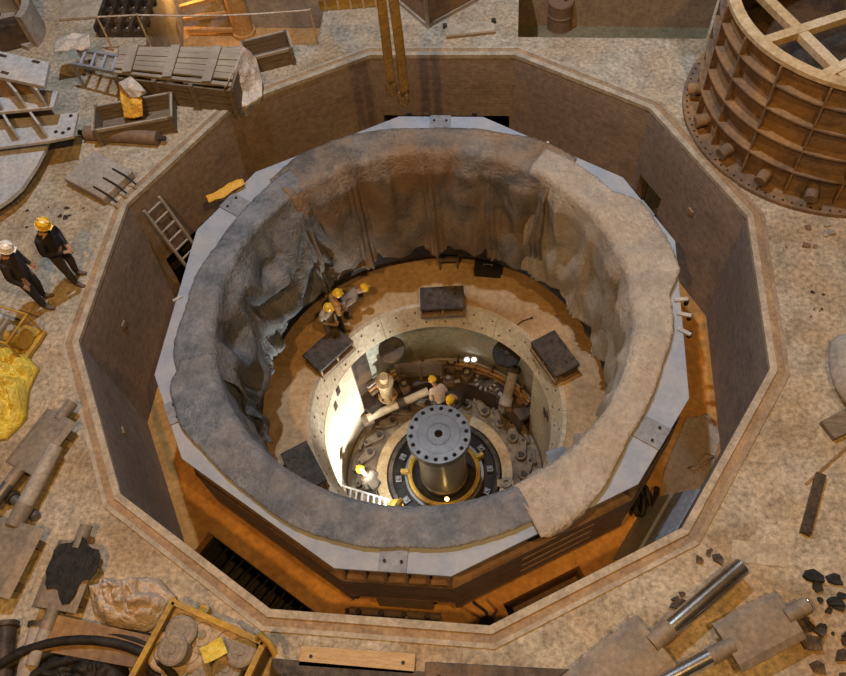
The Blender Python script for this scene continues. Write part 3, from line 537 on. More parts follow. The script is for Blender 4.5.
# ================================================================== PEOPLE
def person(label, loc, rz, cols, helmet=HELY, lean=0, crouch=0., arms='down', head=25, scale=1.0, group=None):
    root = thing('person', label, 'person', loc, rz, group); root.scale = (scale,)*3
    J = {}; E_ = []; T = {}
    def j(n, p, r, par=None, t=None):
        J[n] = [V(p), r]; T[n] = t
        if par: E_.append((par, n))
    ph = .95-.48*crouch
    j('pelvis', (0, 0, ph), .17, None, 'leg')
    j('spine', (0, 0, ph+.2), .175, 'pelvis', 'top'); j('chest', (0, 0, ph+.40), .19, 'spine', 'top'); j('nb', (0, .0, ph+.53), .085, 'chest', 'top')
    j('neck', (0, .02, ph+.60), .06, 'nb', 'skin'); j('h1', (0, .045, ph+.66), .085, 'neck', 'skin'); j('h2', (0, .04, ph+.74), .1, 'h1', 'skin'); j('h3', (0, .03, ph+.80), .08, 'h2', 'skin')
    j('nose', (0, .15, ph+.69), .018, 'h1', 'skin')
    for s_, k in ((-1, 'l'), (1, 'r')):
        j('sh'+k, (s_*.19, 0, ph+.47), .095, 'chest', 'top')
        if arms == 'down': el, wr = (s_*.27, -.03, ph+.2), (s_*.25, .08, ph-.03)
        elif arms == 'front': el, wr = (s_*.28, .0, ph+.2), (s_*.09, .23, ph+.08)
        else: el, wr = (s_*.24, .2, ph+.3), (s_*.14, .42, ph+.22)
        el, wr = V(el), V(wr); d = (wr-el).normalized()
        j('el'+k, el, .068, 'sh'+k, 'top'); j('wr'+k, wr, .036, 'el'+k, 'top'); pm = wr+d*.07; j('pm'+k, pm, .038, 'wr'+k, 'skin')
        sd = V((0, 0, 1)).cross(d); sd = sd.normalized() if sd.length > .2 else V((0, 1, 0)); cu = d.cross(sd)*-s_*.4
        for f in range(4):
            b0 = pm+d*.045+sd*(f-1.5)*.021; ln = (.06, .075, .08, .065)[f]
            j('f%d%s' % (f, k), b0, .010, 'pm'+k, 'skin'); j('g%d%s' % (f, k), b0+(d+cu*.5)*ln*.55, .009, 'f%d%s' % (f, k), 'skin'); j('t%d%s' % (f, k), b0+(d*.8+cu)*ln, .008, 'g%d%s' % (f, k), 'skin')
        j('th'+k, pm-d*.01+sd*.05+cu*.03, .011, 'pm'+k, 'skin'); j('tt'+k, pm+d*.035+sd*.065+cu*.05, .009, 'th'+k, 'skin')
    up = [n for n in J if n != 'pelvis']; m_ = M.Translation((0, 0, ph)) @ M.Rotation(rad(-lean), 4, 'X') @ M.Translation((0, 0, -ph))
    for n in up: J[n][0] = m_ @ J[n][0]
    hp = J['neck'][0].copy(); hm = M.Translation(hp) @ M.Rotation(rad(-head+lean*.4), 4, 'X') @ M.Translation(-hp)
    for n in ('h1', 'h2', 'h3', 'nose'): J[n][0] = hm @ J[n][0]
    for s_, k in ((-1, 'l'), (1, 'r')):
        kn = V((s_*(.12+.06*crouch), .03+.42*crouch, .5+.0*crouch)); an = V((s_*.13, -.0+.05*crouch+(.05*s_), .09))
        j('hip'+k, (s_*.1, 0, ph-.06), .115, 'pelvis', 'leg'); j('kn'+k, kn, .08, 'hip'+k, 'leg'); j('an'+k, an, .06, 'kn'+k, 'leg'); j('ft'+k, an+V((s_*.01, .08, -.045)), .045, 'an'+k, 'shoe'); j('to'+k, an+V((s_*.02, .19, -.05)), .038, 'ft'+k, 'shoe')
    ns = list(J); me = bpy.data.meshes.new('body'); me.from_pydata([J[n][0] for n in ns], [(ns.index(a), ns.index(b)) for a, b in E_], [])
    tmp = bpy.data.objects.new('tmp_body', me); COL.objects.link(tmp)
    tmp.modifiers.new('skin', 'SKIN'); sb = tmp.modifiers.new('sub', 'SUBSURF'); sb.levels = 1; sb.render_levels = 1
    for i, n in enumerate(ns):
        r = J[n][1]; me.skin_vertices[0].data[i].radius = (r*(1.12 if n in ('chest', 'spine', 'pelvis') else 1), r*(.8 if n in ('chest', 'spine') else 1)); me.skin_vertices[0].data[i].use_root = (n == 'pelvis')
    dg = bpy.context.evaluated_depsgraph_get(); bm_ = bpy.data.meshes.new_from_object(tmp.evaluated_get(dg)); bpy.data.objects.remove(tmp)
    keys = ['top', 'leg', 'skin', 'shoe']
    for k in keys: bm_.materials.append(cols.get(k, SKIN if k == 'skin' else BLACK))
    segs = [(J[a][0], J[b][0], T[b]) for a, b in E_]
    for f in bm_.polygons:
        c = f.center; best = 9; bt = 'top'
        for a, b, t in segs:
            ab = b-a; u = max(0, min(1, (c-a).dot(ab)/max(ab.length_squared, 1e-9))); d = (c-a-ab*u).length
            if d < best: best = d; bt = t
        f.material_index = keys.index(bt); f.use_smooth = True
    bo = bpy.data.objects.new('body', bm_); COL.objects.link(bo); bo.parent = root
    # helmet, eyes
    hc_ = J['h2'][0]; ax = (J['h3'][0]-J['h1'][0]).normalized(); q = ax.to_track_quat('Z', 'Y')
    hl = B().lathe([(0, .135), (.06, .128), (.105, .09), (.125, .03), (.13, -.005), (.138, -.012), (.138, -.002), (.12, .0)], 24, closed=False); hl.box((0, .142, -.008), (.12, .035, .01)); hl.box((0, 0, .132), (.03, .2, .014))
    ho = hl.obj('helmet', helmet, root); ho.location = hc_+ax*.045; ho.rotation_mode = 'QUATERNION'
    fwd = (J['nose'][0]-J['h1'][0]).normalized(); x_ = fwd.cross(ax).normalized(); y_ = ax.cross(x_); ho.rotation_quaternion = M((x_, y_, ax)).transposed().to_quaternion()
    for s_ in (-1, 1): p = J['h1'][0].lerp(J['h2'][0], .6)+y_*.088+x_*.035*s_; eb = B().lathe([(0, -.012), (.012, 0), (0, .012)], 8, closed=False).obj('eye', BLACK, root); eb.location = p
    jb = B().lathe([(.0, -.02), (.17, -.02), (.18, .03), (.0, .03)], 16)
    return root
NAVY = plain('navy_jacket', (.022, .022, .030)); NAVT = plain('dark_blue_trousers', (.03, .034, .045)); CHAR = plain('charcoal_jacket', (.035, .033, .038)); BRNT = plain('dark_brown_trousers', (.05, .04, .034)); BOOT = plain('grey_boots', (.12, .10, .08))
KHA = plain('khaki_overall', (.34, .29, .22)); GRYT = plain('grey_trousers', (.22, .20, .18)); ORGJ = plain('orange_brown_shirt', (.38, .20, .07)); GREYJ = plain('grey_shirt', (.27, .24, .22)); WSH = plain('pale_shirt', (.55, .45, .40)); DRKT = plain('dark_trousers', (.04, .035, .03))
fa = on(78, 280, 0); person('standing person in black jacket and yellow helmet, hands together, beside the curb', (fa.x, fa.y, 0), rad(-95), dict(top=NAVY, leg=BRNT, shoe=BOOT), HELY, lean=2, arms='front', head=30, scale=1.08)
fb = on(46, 303, 0); person('standing person in dark clothes and white helmet beside the curb', (fb.x, fb.y, 0), rad(-85), dict(top=CHAR, leg=NAVT, shoe=BOOT), HELW, lean=0, arms='down', head=30, scale=1.08)
G3 = 'workers on the inner floor'
q = on(333, 337, ZI); person('standing person in khaki overall and yellow helmet beside the left brake jack', q, rad(-120), dict(top=KHA, leg=GRYT, shoe=BOOT), HELY, lean=10, crouch=.0, arms='front', head=20, group=G3)
q = on(341, 330, ZI); person('person in brown clothes and yellow helmet just behind the khaki worker', q, rad(-60), dict(top=ORGJ, leg=DRKT, shoe=BOOT), HELY, lean=8, crouch=.0, arms='front', head=20, group=G3)
q = on(344, 316, ZI); person('bending person in grey shirt and yellow helmet facing right on the inner floor', q, rad(-70), dict(top=GREYJ, leg=DRKT, shoe=BOOT), HELY, lean=72, crouch=.25, arms='front', head=15, group=G3)
G4 = 'workers in the turbine pit'
q = on(443, 414, -10.3); person('bending person in pale shirt and yellow helmet behind the shaft', q, rad(35), dict(top=WSH, leg=DRKT, shoe=BOOT), HELY, lean=35, arms='front', head=15, group=G4)
q = on(462, 405, -9.8); person('dark clothed person with yellow helmet right of the shaft top', q, rad(150), dict(top=DRKT, leg=DRKT, shoe=BOOT), HELY, lean=45, crouch=.3, arms='reach', head=15, group=G4)
q = on(378, 492, -10.3); person('crouching person in brown clothes and yellow helmet under the bright liner wall', q, rad(60), dict(top=BOOT, leg=DRKT, shoe=BOOT), HELY, lean=35, crouch=.8, arms='front', head=15, group=G4)
# ================================================================== HALL FLOOR: ribbed shell
shc = (8.50, 4.78)
sl = thing('steel_shell', 'huge rusty ribbed steel shell with cross-braced open top', 'shell', (*shc, 0))
B().lathe([(2.46, .0), (3.0, .0), (3.0, .09), (2.46, .09)], 72).obj('base_flange', RUST, sl)
B().lathe([(2.56, .06), (2.62, .06), (2.58, 2.9), (2.52, 2.9)], 72).obj('shell_wall', RUST, sl)
for z in (.72, 1.28, 1.86, 2.40): B().lathe([(2.56, z), (2.80-.025*z, z), (2.80-.025*z, z+.04), (2.56, z+.04)], 72).obj('ring_rib', RUST, sl)
B().lathe([(2.50, 2.84), (2.72, 2.84), (2.72, 2.93), (2.50, 2.93)], 72).obj('top_rim', TANST, sl)
rb_ = B().box((2.67, 0, 1.45), (.15, .035, 2.75)).obj('upright_rib', RUST, sl); rb_.rotation_euler = (0, 0, rad(4))
for k in range(1, 18): inst('upright_rib', rb_, sl, (0, 0, 0), rad(4+20*k))
for k in range(18):
    a_ = rad(14+20*k)
    if k % 2 == 0 or k in (9, 11, 13):
        B().cyl((*pol(2.55, a_), .40), (*pol(2.93, a_), .33), .13, n=18).obj('pipe_stub', RUST, sl)
bh = B()
for k in range(100):
    a_ = 2*pi*k/100; bh.cyl((*pol(2.91, a_), .088), (*pol(2.91, a_), .098), .026, n=6)
o = bh.obj('flange_bolts', BLACK, sl); o['kind'] = 'stuff'
for kb, (p0, p1) in enumerate((((771, 0), (840, 68)), ((765, 40), (846, 14)), ((822, 76), (846, 64)), ((700, 5), (790, -30)))):
    a, b2 = G(*p0, 2.88), G(*p1, 2.88); c = V((*shc, 2.88)); d = b2-a; d.z = 0; d.normalize(); f = a-c; f.z = 0; t = f.dot(d); near = f-d*t
    if near.length > 2.4: near = near*(2.0/near.length)
    h = sqrt(2.54**2-near.length_squared); B().beam(near-d*h+V((0, 0, 2.80+.012*kb)), near+d*h+V((0, 0, 2.80+.012*kb)), .2, .16).obj('cross_beam', TANST, sl, bevel=.01)
for k in range(5):   # timbers and plates dropped inside the shell
    B().box((-.6+.5*k, -1.2+.35*k, 1.3+.06*k), (1.1, .5, .06), rz=.5*k).obj('inner_plate', RUSTO, sl)
B().lathe([(0, 1.1), (2.45, 1.1), (2.45, 1.16), (0, 1.16)], 48).obj('inner_diaphragm', DSTEEL, sl)

# ================================================================== guide vanes lying on the floor
def gvane(label, e0, e1, s0, s1, z=.30, r=.12, m=GPLATE, ms=CHROME, group='guide vanes lying on the hall floor', th=.14):
    A = [G(*p, z+th/2) for p in e0]; C = [G(*p, z+th/2) for p in e1]
    a = (A[0]+A[1])/2; c = (C[0]+C[1])/2; ctr = (a+c)/2; ax = (c-a); rz = atan2(ax.y, ax.x); L = ax.length
    wd = ((A[0]-A[1]).length+(C[0]-C[1]).length)/2
    e = thing('guide_vane', label, 'guide vane', (ctr.x, ctr.y, 0), rz, group)
    sec = [(-wd/2, 0), (-wd*.35, th*.42), (0, th*.55), (wd*.35, th*.42), (wd/2, 0), (wd*.35, -th*.42), (0, -th*.55), (-wd*.35, -th*.42)]
    mt = M(((0, 0, 1, -L/2), (1, 0, 0, 0), (0, 1, 0, z), (0, 0, 0, 1)))
    B().prism(sec, 0, L, mt).obj('blade', m, e, bevel=.012)
    for s_, sp, base in ((s0, -1, a), (s1, 1, c)):
        if s_ is None: continue
        q = G(*s_, z); ln = max(.12, abs((V(q[:2])-V(ctr[:2])).dot(V((cos(rz), sin(rz)))))-L/2)
        x0, x1 = sp*L/2, sp*(L/2+ln)
        B().cyl((x0-sp*.1, 0, z), (x0+sp*min(ln, .3), 0, z), r*1.06, n=20).obj('stem_collar', m, e)
        if ln > .3: B().cyl((x0+sp*.3, 0, z), (x1, 0, z), r, n=20).obj('stem', ms, e)
    for x in (-L*.3, L*.3): B().box((x, 0, (z-th*.6)/2), (.14, wd*.9, z-th*.6)).obj('bearer', WOODB, e)
    return e
gvane('guide vane with a plain tan blade and short bright stems at the lower right corner', [(714, 622), (742, 673)], [(777, 588), (807, 639)], (640, 694), (806, 602))
gvane('guide vane with long shiny chromed stem left of the lower right corner', [(545, 690), (600, 735)], [(638, 612), (676, 668)], None, (748, 573), r=.14)
gvane('grey guide vane beside the yellow tarpaulin at the left', [(46, 408), (75, 420)], [(0, 461), (36, 475)], (66, 399), (-10, 506), ms=GSTEEL, r=.1)
gvane('guide vane with a long grey stem at the left edge', [(-12, 508), (41, 533)], [(-50, 580), (5, 602)], (71, 450), None, ms=GREYC, r=.14)
gv = gvane('guide vane with a spilled black stain on its blade', [(57, 539), (99, 545)], [(29, 604), (74, 615)], (87, 525), (22, 664), ms=GREYC, r=.1)
q = G(68, 572, .39)
def blot(R, seed): return [(R*(1+.5*noise.noise((cos(a)*1.6, sin(a)*1.6, seed)))*cos(a), R*.8*(1+.5*noise.noise((cos(a)*1.6, sin(a)*1.6, seed)))*sin(a)) for a in [2*pi*k/28 for k in range(28)]]
bo = B().prism(blot(.48, 2), .375, .39).obj('tar_stain', BLACK, gv); bo.location = (-.12, .05, 0)
for (x, y, r_) in ((88, 500, 0), ):
    pass
sb_ = thing('spare_stem', 'short steel stem lying by the left guide vanes', 'rod', on(28, 510, 0), rad(150)); B().cyl((-.3, 0, .1), (.3, 0, .1), .09, n=16).obj('stem', GSTEEL, sb_); B().cyl((.3, 0, .1), (.38, 0, .1), .13, n=16).obj('collar', DSTEEL, sb_)

# ================================================================== upper left machinery
def prz(pxs, z0, z1): return B().prism([tuple(G(x, y, z1)[:2]) for x, y in pxs], z0, z1)
br = thing('steel_bracket', 'pale grey three-tier ribbed steel bracket with round base plate at the upper left', 'bracket', (0, 0, 0))
P3 = [G(45, 147, .42), G(25, 182, .42), G(0, 205, .42)]
def circ3(a, b, c):
    ax, ay, bx, by, cx, cy = a.x, a.y, b.x, b.y, c.x, c.y; d = 2*(ax*(by-cy)+bx*(cy-ay)+cx*(ay-by))
    ux = ((ax*ax+ay*ay)*(by-cy)+(bx*bx+by*by)*(cy-ay)+(cx*cx+cy*cy)*(ay-by))/d; uy = ((ax*ax+ay*ay)*(cx-bx)+(bx*bx+by*by)*(ax-cx)+(cx*cx+cy*cy)*(bx-ax))/d
    return V((ux, uy, 0)), hypot(ax-ux, ay-uy)
prz([(-40, 138), (48, 139), (45, 149), (36, 166), (22, 187), (10, 198), (-5, 208), (-40, 228)], .34, .44).obj('base_plate', WPAINT, br)
prz([(-40, 145), (30, 145), (22, 160), (5, 180), (-40, 200)], .0, .34).obj('plinth', DSTEEL, br)
prz([(-40, 120), (20, 118), (78, 112), (73, 136), (48, 141), (0, 147), (-40, 152)], .62, .70).obj('lower_tier', WPAINT, br, bevel=.01)
prz([(-40, 86), (15, 88), (58, 91), (53, 107), (0, 112), (-40, 116)], 1.12, 1.20).obj('middle_tier', WPAINT, br, bevel=.01)
tp_ = prz([(-40, 43), (0, 51), (49, 62), (44, 86), (0, 77), (-40, 68)], 1.66, 1.76).obj('top_tier', WPAINT, br, bevel=.01)
for (x, y) in ((3, 56), (36, 62), (5, 73)): q = G(x, y, 1.76); B().box((q.x, q.y, 1.765), (.2, .07, .02), rz=rad(-18)).obj('slot', DSTEEL, tp_)
for (x, y) in ((56, 132), (69, 129), (71, 116), (63, 133)): q = G(x, y, .7); B().cyl((q.x, q.y, .69), (q.x, q.y, .715), .045, n=10).obj('bolt_hole', BLACK, br)
for (z0, z1, lines) in ((1.20, 1.66, (((8, 86), (27, 108)), ((28, 86), (47, 106)), ((-14, 86), (4, 110)))), (.70, 1.12, (((3, 112), (20, 140)), ((29, 112), (48, 138)), ((-22, 114), (-4, 144)))), (.42, .62, (((-10, 130), (20, 143)),))):
    for (p0, p1) in lines:
        a = G(*p0, z0); b2 = G(*p1, z0); B().beam(V((a.x, a.y, (z0+z1)/2)), V((b2.x, b2.y, (z0+z1)/2)), .05, z1-z0).obj('rib', WPAINT, br)
a = G(-30, 100, 1.2); b2 = G(40, 92, 1.2); B().beam(V((a.x, a.y, 1.05)), V((b2.x, b2.y, 1.05)), .06, 1.2).obj('back_web', RUST, br)
# curved casting in the corner
cc = on(2, 40, 0); ca = thing('curved_casting', 'grey curved machine casting in the top left corner', 'casting', (cc.x, cc.y, 0), rad(0))
B().lathe([(.95, 0), (1.15, 0), (1.15, .9), (.95, .9)], 24, rad(-15), rad(140)).obj('curved_wall', GREYC, ca)
B().lathe([(.3, 0), (1.0, 0), (1.0, .12), (.3, .12)], 24, rad(-25), rad(150)).obj('foot_plate', GREYC, ca)
B().box((.35, -.25, .35), (1.1, .35, .7), rz=rad(20)).obj('web', DSTEEL, ca, bevel=.03)
for a_ in (0, 60, 110): B().box((*pol(.98, rad(a_)), .45), (.3, .06, .8), rz=rad(a_)).obj('rib', RUST, ca)
# steel rack behind the deck
rk = thing('rail_rack', 'dark steel rack of parallel rails behind the plank deck', 'rack', on(118, 15, 0), 0)
o1 = on(118, 15, 0); ra_ = on(100, 38, 0)-o1; rb2 = on(122, -25, 0)-o1; wdv = on(146, 38, 0)-on(100, 38, 0)
for k in range(5): B().beam(ra_+wdv*(k/4)+V((0, 0, .25)), rb2+wdv*(k/4)+V((0, 0, .25)), .09, .16).obj('rail', DSTEEL, rk)
for k in range(7): t = k/6*.94+.03; p = ra_.lerp(rb2, t); B().beam(p-wdv*.02+V((0, 0, .09)), p+wdv*1.02+V((0, 0, .09)), .12, .17).obj('sleeper', DSTEEL, rk)
q = on(84, 8, 0); t_ = tag(B().box((0, 0, .05), (1.1, 1.0, .1)).obj('concrete_slab', CURBL, bevel=.02), 'pale concrete slab lying left of the rail rack', 'slab'); t_.location = q; t_.rotation_euler = (0, 0, rad(5))
# plank deck
dk = thing('plank_deck', 'weathered plank deck on a timber box frame at the upper left', 'deck', (0, 0, 0))
zt = .8; D = [G(119, 46, zt), G(243, 48, zt), G(231, 86, zt), G(112, 72, zt)]; npk = 6
for k in range(npk):
    v0, v1 = k/npk+.006, (k+1)/npk-.012
    if k == npk-1: v0 += .06
    lift = .03*noise.noise((k*1.7, 2, 0))
    j0, j1 = .02*random.random(), .02*random.random()
    P = [D[0].lerp(D[3], v0).lerp(D[1].lerp(D[2], v0), u) for u in (j0, 1-j1)]+[D[0].lerp(D[3], v1).lerp(D[1].lerp(D[2], v1), u) for u in (1-j1, j0)]
    B().prism([tuple(p[:2]) for p in P], zt-.05+lift, zt+lift).obj('plank', WOOD, dk)
for u in (.13, .47, .80):
    a, b2 = D[0].lerp(D[1], u), D[3].lerp(D[2], u); B().beam(a+V((0, 0, .05)), b2+V((0, 0, .05)), .22, .03).obj('cross_strap', WOOD, dk)
for (p, q_) in ((D[3], D[2]), (D[0], D[1])):
    for k in range(3): B().beam(V((p.x, p.y, .12+.22*k)), V((q_.x, q_.y, .12+.22*k)), .05, .19).obj('side_board', WOODB, dk)
for (p, q_) in ((D[0], D[3]), (D[1], D[2])): B().beam(V((p.x, p.y, .4)), V((q_.x, q_.y, .4)), .05, .7).obj('end_board', WOODB, dk)
for u in (.02, .35, .66, .98): p = D[3].lerp(D[2], u); B().box((p.x, p.y-.05, .37), (.1, .1, .74)).obj('post', WOODB, dk)
sf = thing('steel_ladder_frame', 'grey steel ladder frame leaning out of the deck left end', 'frame', (0, 0, 0))
E4 = [G(78, 50, .7), G(119, 57, .78), G(114, 72, .78), G(72, 64, .7)]
for (p, q_) in ((E4[0], E4[1]), (E4[3], E4[2])): B().beam(p, q_, .07, .09).obj('side_rail', BLUEP, sf)
for u in (.2, .45, .7, .95): B().beam(E4[0].lerp(E4[1], u), E4[3].lerp(E4[2], u), .06, .06).obj('rung', BLUEG, sf)
for p in (E4[0], E4[3]): B().beam((p.x, p.y, .0), (p.x, p.y, p.z), .06, .06, up=V((1, 0, 0))).obj('leg', BLUEP, sf)
q = on(75, 48, .7); flap('plastic_scrap', 'crumpled white plastic scrap on the ladder frame end', SHEET, 'plastic sheet', (q.x, q.y, .74), .3, .85, .55, .14, 21)
def patch(name, label, cat, rows, m, amp=.05, seed=0, n=30, solid=.012):
    def ev(row, t): k = min(int(t*(len(row)-1)), len(row)-2); return row[k].lerp(row[k+1], t*(len(row)-1)-k)
    def fn(a, b_):
        x = a*(len(rows)-1); k = min(int(x), len(rows)-2); p = ev(rows[k], b_).lerp(ev(rows[k+1], b_), x-k)
        nn = noise.noise((p.x*2.3, p.y*2.3, p.z*2.3+seed))+.5*noise.noise((p.x*6, p.y*6, p.z*6+seed)); return p+V((nn*.5, -nn*.5, nn))*amp
    o = B().grid(fn, n, n).obj(name, m, solid=solid); return tag(o, label, cat)
patch('draped_sheet', 'dirty plastic sheet draped off the deck and over the pit curb', 'plastic sheet', [[G(243, 46, .9), G(236, 64, .92), G(226, 86, .88)], [G(256, 56, .55), G(245, 74, .6), G(222, 92, .55)], [G(262, 80, .2), G(248, 92, .22), G(218, 100, .2)], [G(262, 96, .09), G(247, 106, .07), G(226, 108, .05)], [G(258, 112, -.5), G(247, 118, -.5), G(236, 114, -.3)], [G(251, 128, -.75), G(249, 129, -.78), G(246, 127, -.75)]], SHEET, .10, 4)
def crate(label, px, py, lx, ly, h, rz, m, name='wooden_crate', nb=3, cat='crate'):
    e = thing(name, label, cat, on(px, py, 0), rz)
    B().box((0, 0, .04), (lx, ly, .06)).obj('bottom', m, e)
    for s_ in (-1, 1):
        for k in range(nb):
            z = .08+(h-.08)*(k+.5)/nb; hh = (h-.08)/nb-.015
            B().box((0, s_*ly/2, z), (lx, .04, hh)).obj('slat', m, e); B().box((s_*lx/2, 0, z), (.04, ly-.04, hh)).obj('slat', m, e)
        for t in (-1, 1): B().box((s_*(lx/2-.02), t*(ly/2+.03), h/2), (.09, .05, h)).obj('corner_post', m, e)
    B().box((0, -ly/2-.03, h-.04), (lx+.06, .04, .07)).obj('rim_batten', WOOD, e); B().box((0, ly/2+.03, h-.04), (lx+.06, .04, .07)).obj('rim_batten', WOOD, e)
    for s_ in (-1, 1): B().box((s_*(lx/2+.03), 0, h-.04), (.04, ly+.06, .07)).obj('rim_batten', WOOD, e)
    return e
crate('open wooden crate with an orange cloth hanging in it', 140, 127, 1.75, .75, .5, rad(9+6), WOODB)
crate('small open wooden crate behind the right end of the plank deck', 271, 61, 1.1, .62, .5, rad(12+9), WOODB)
for k, (x, y) in enumerate(((150, 119), (157, 117))):
    pass
patch('orange_cloth', 'orange cloth hanging over the crate below the plank deck', 'cloth', [[G(119, 84, .75), G(132, 82, .82), G(141, 90, .7)], [G(120, 98, .62), G(132, 100, .66), G(142, 100, .6)], [G(124, 117, .35), G(134, 118, .35), G(143, 116, .35)]], OCLOTH, .06, 8, 20)
patch('white_sheet_scrap', 'white plastic sheet bunched on top of the orange cloth', 'plastic sheet', [[G(118, 82, .9), G(130, 76, .98), G(140, 84, .9)], [G(122, 88, .86), G(134, 90, .9), G(146, 91, .8)], [G(130, 98, .7), G(139, 97, .74), G(147, 93, .7)]], SHEET, .09, 12, 18)
lp = thing('steel_roller', 'dark rusty roller lying below the open crate', 'roller', (0, 0, 0)); a, b2 = G(86, 133, .16), G(158, 138, .16)
B().cyl(a, b2, .16, n=20).obj('drum', STEELB, lp); dd = (b2-a).normalized(); B().cyl(a-dd*.18, a, .06, n=10).obj('axle', DSTEEL, lp); B().cyl(b2, b2+dd*.18, .06, n=10).obj('axle', DSTEEL, lp)
cs = thing('concrete_block', 'grey concrete block with protruding rods near the upper left curb', 'block', on(102, 181, 0), rad(-28))
B().box((0, 0, .12), (1.25, .95, .22)).obj('block', GREYC, cs, bevel=.03)
for k in range(3): B().tube([(.2, -.32+.3*k, .24), (.62, -.34+.3*k, .26), (.95, -.38+.3*k, .2)], .022, 6).obj('rod', BLACK, cs)
gr = thing('guard_rail', 'thin rope guard rail across the orange floor opening', 'rail', (0, 0, 0))
q0, q1, q2 = G(97, 17, 1.0), G(137, 15, 1.0), G(310, 10, 1.0)
pts = [q0.lerp(q1, k/5) for k in range(5)]+[q1.lerp(q2, k/10)+V((0, 0, -.08*sin(pi*k/10))) for k in range(11)]
B().tube(pts, .022, 6).obj('rope', SHEET, gr)
for p in (q1, q2, q0): B().cyl((p.x, p.y, 0), (p.x, p.y, 1.03), .025, n=8).obj('post', TANST, gr)
# orange column and beams below the first hatch, lit by a lamp added below for the orange glow
hs = thing('orange_pipe_column', 'orange lit steel column standing in the floor opening', 'column', (*G(242, 25, -2.6)[:2], -2.9))
B().lathe([(.3, 0), (.36, 0), (.36, .12), (.3, .12), (.28, 2.2), (0, 2.2)], 20).obj('column', RUSTO, hs)
for k in range(3): B().box((-.9, -.1+.1*k, .2+.45*k), (1.6, .12, .12), rz=.2*k).obj('brace', RUSTO, hs)
q = G(200, 22, -2.6); pass
hl_ = thing('added_storey_lamp', 'added lamp fixture that makes the floor opening glow from below', 'lamp', (q.x, q.y, -1.0)); B().lathe([(0, .1), (.12, .08), (.18, 0), (.15, 0), (.1, .06)], 16).obj('shade', BLACK, hl_); B().cyl((0, 0, .1), (0, 0, .7), .02, n=8).obj('stem', BLACK, hl_)
pl2 = bpy.data.lights.new('added_storey_glow', 'POINT'); pl2.energy = 85; pl2.color = (1, .5, .12); pl2.shadow_soft_size = .1; po2 = bpy.data.objects.new('added_storey_glow', pl2); COL.objects.link(po2); po2.location = (q.x, q.y, -1.15)
ht = thing('oil_drum', 'dark brown drum standing in the dark floor opening at the top', 'drum', (*G(560, 18, -2.4)[:2], -2.7)); B().lathe([(0, .9), (.35, .9), (.37, .86), (.35, .84), (.35, .5), (.37, .48), (.35, .46), (.35, .04), (.37, 0), (0, 0)], 24).obj('drum', STEELB, ht); B().cyl((.12, 0, .9), (.12, 0, .93), .05, n=10).obj('cap', DSTEEL, ht)
# crane slings
gp = G(397, 95, 1.2)
for k, (dx, lab, zb) in enumerate(((-.10, 'left worn yellow lifting sling hanging over the far curb', 1.5), (.13, 'right frayed yellow lifting sling ending in a twisted loop', 1.2))):
    e = thing('lifting_sling', lab, 'sling', (gp.x+dx, gp.y, zb), 0, 'crane slings')
    def fn(a, b_, dx=dx, k=k):
        z = a*9; t = .5*sin(z*.35+k*1.3)+.25*noise.noise((z*.8, k, 0)); x = (b_-.5)*.19; return V((x*cos(t)+.05*sin(z*.5+k), x*sin(t), z))
    B().grid(fn, 60, 4).obj('webbing', SLING, e, solid=.05)
    B().tube([(-.07, 0, .05), (-.08, 0, -.2), (0, 0, -.32), (.08, 0, -.2), (.07, 0, .05)], .045, 8).obj('end_loop', SLING, e)
# container and orange box at the top edge
ct = thing('steel_container', 'dark steel container frame at the top edge', 'container', (0, 0, 0)); k0 = on(428, 27, 0); u1 = (on(396, 0, 0)-k0); v1 = (on(492, -8, 0)-k0)
prs = [k0, k0+v1*1.0, k0+u1*1.6+v1, k0+u1*1.6]
B().prism([tuple(p[:2]) for p in prs], .06, .9).obj('body', STEELB, ct)
for k in range(4):
    p, q_ = prs[k], prs[(k+1) % 4]
    for z in (.05, .9): B().beam(V((p.x, p.y, z)), V((q_.x, q_.y, z)), .1, .1).obj('frame_rail', GREYC, ct)
    B().box((p.x, p.y, .47), (.1, .1, .95)).obj('corner_post', GREYC, ct)
obx = thing('orange_crate', 'low orange crate at the top edge beside the slings', 'crate', on(352, -1, 0), rad(6)); B().box((0, 0, .2), (1.6, .8, .36)).obj('body', OCLOTH if False else YEL, obx); B().box((0, -.41, .36), (1.64, .05, .07)).obj('rim', WOODT, obx)
for k in range(5): B().box((-.64+.32*k, -.41, .18), (.06, .04, .34)).obj('batten', WOODT, obx)
fpz = thing('floor_plate', 'thin steel lifting plate on the pale floor above the far curb', 'plate', on(470, 30, 0), rad(9)); B().box((0, 0, .02), (1.2, .42, .03)).obj('plate', CURBL, fpz); B().box((0, -.22, .04), (1.2, .06, .06)).obj('edge_bar', CURBR, fpz)
for x in (-.6, .6): B().box((x, .18, .05), (.1, .1, .1)).obj('lug', DSTEEL, fpz)

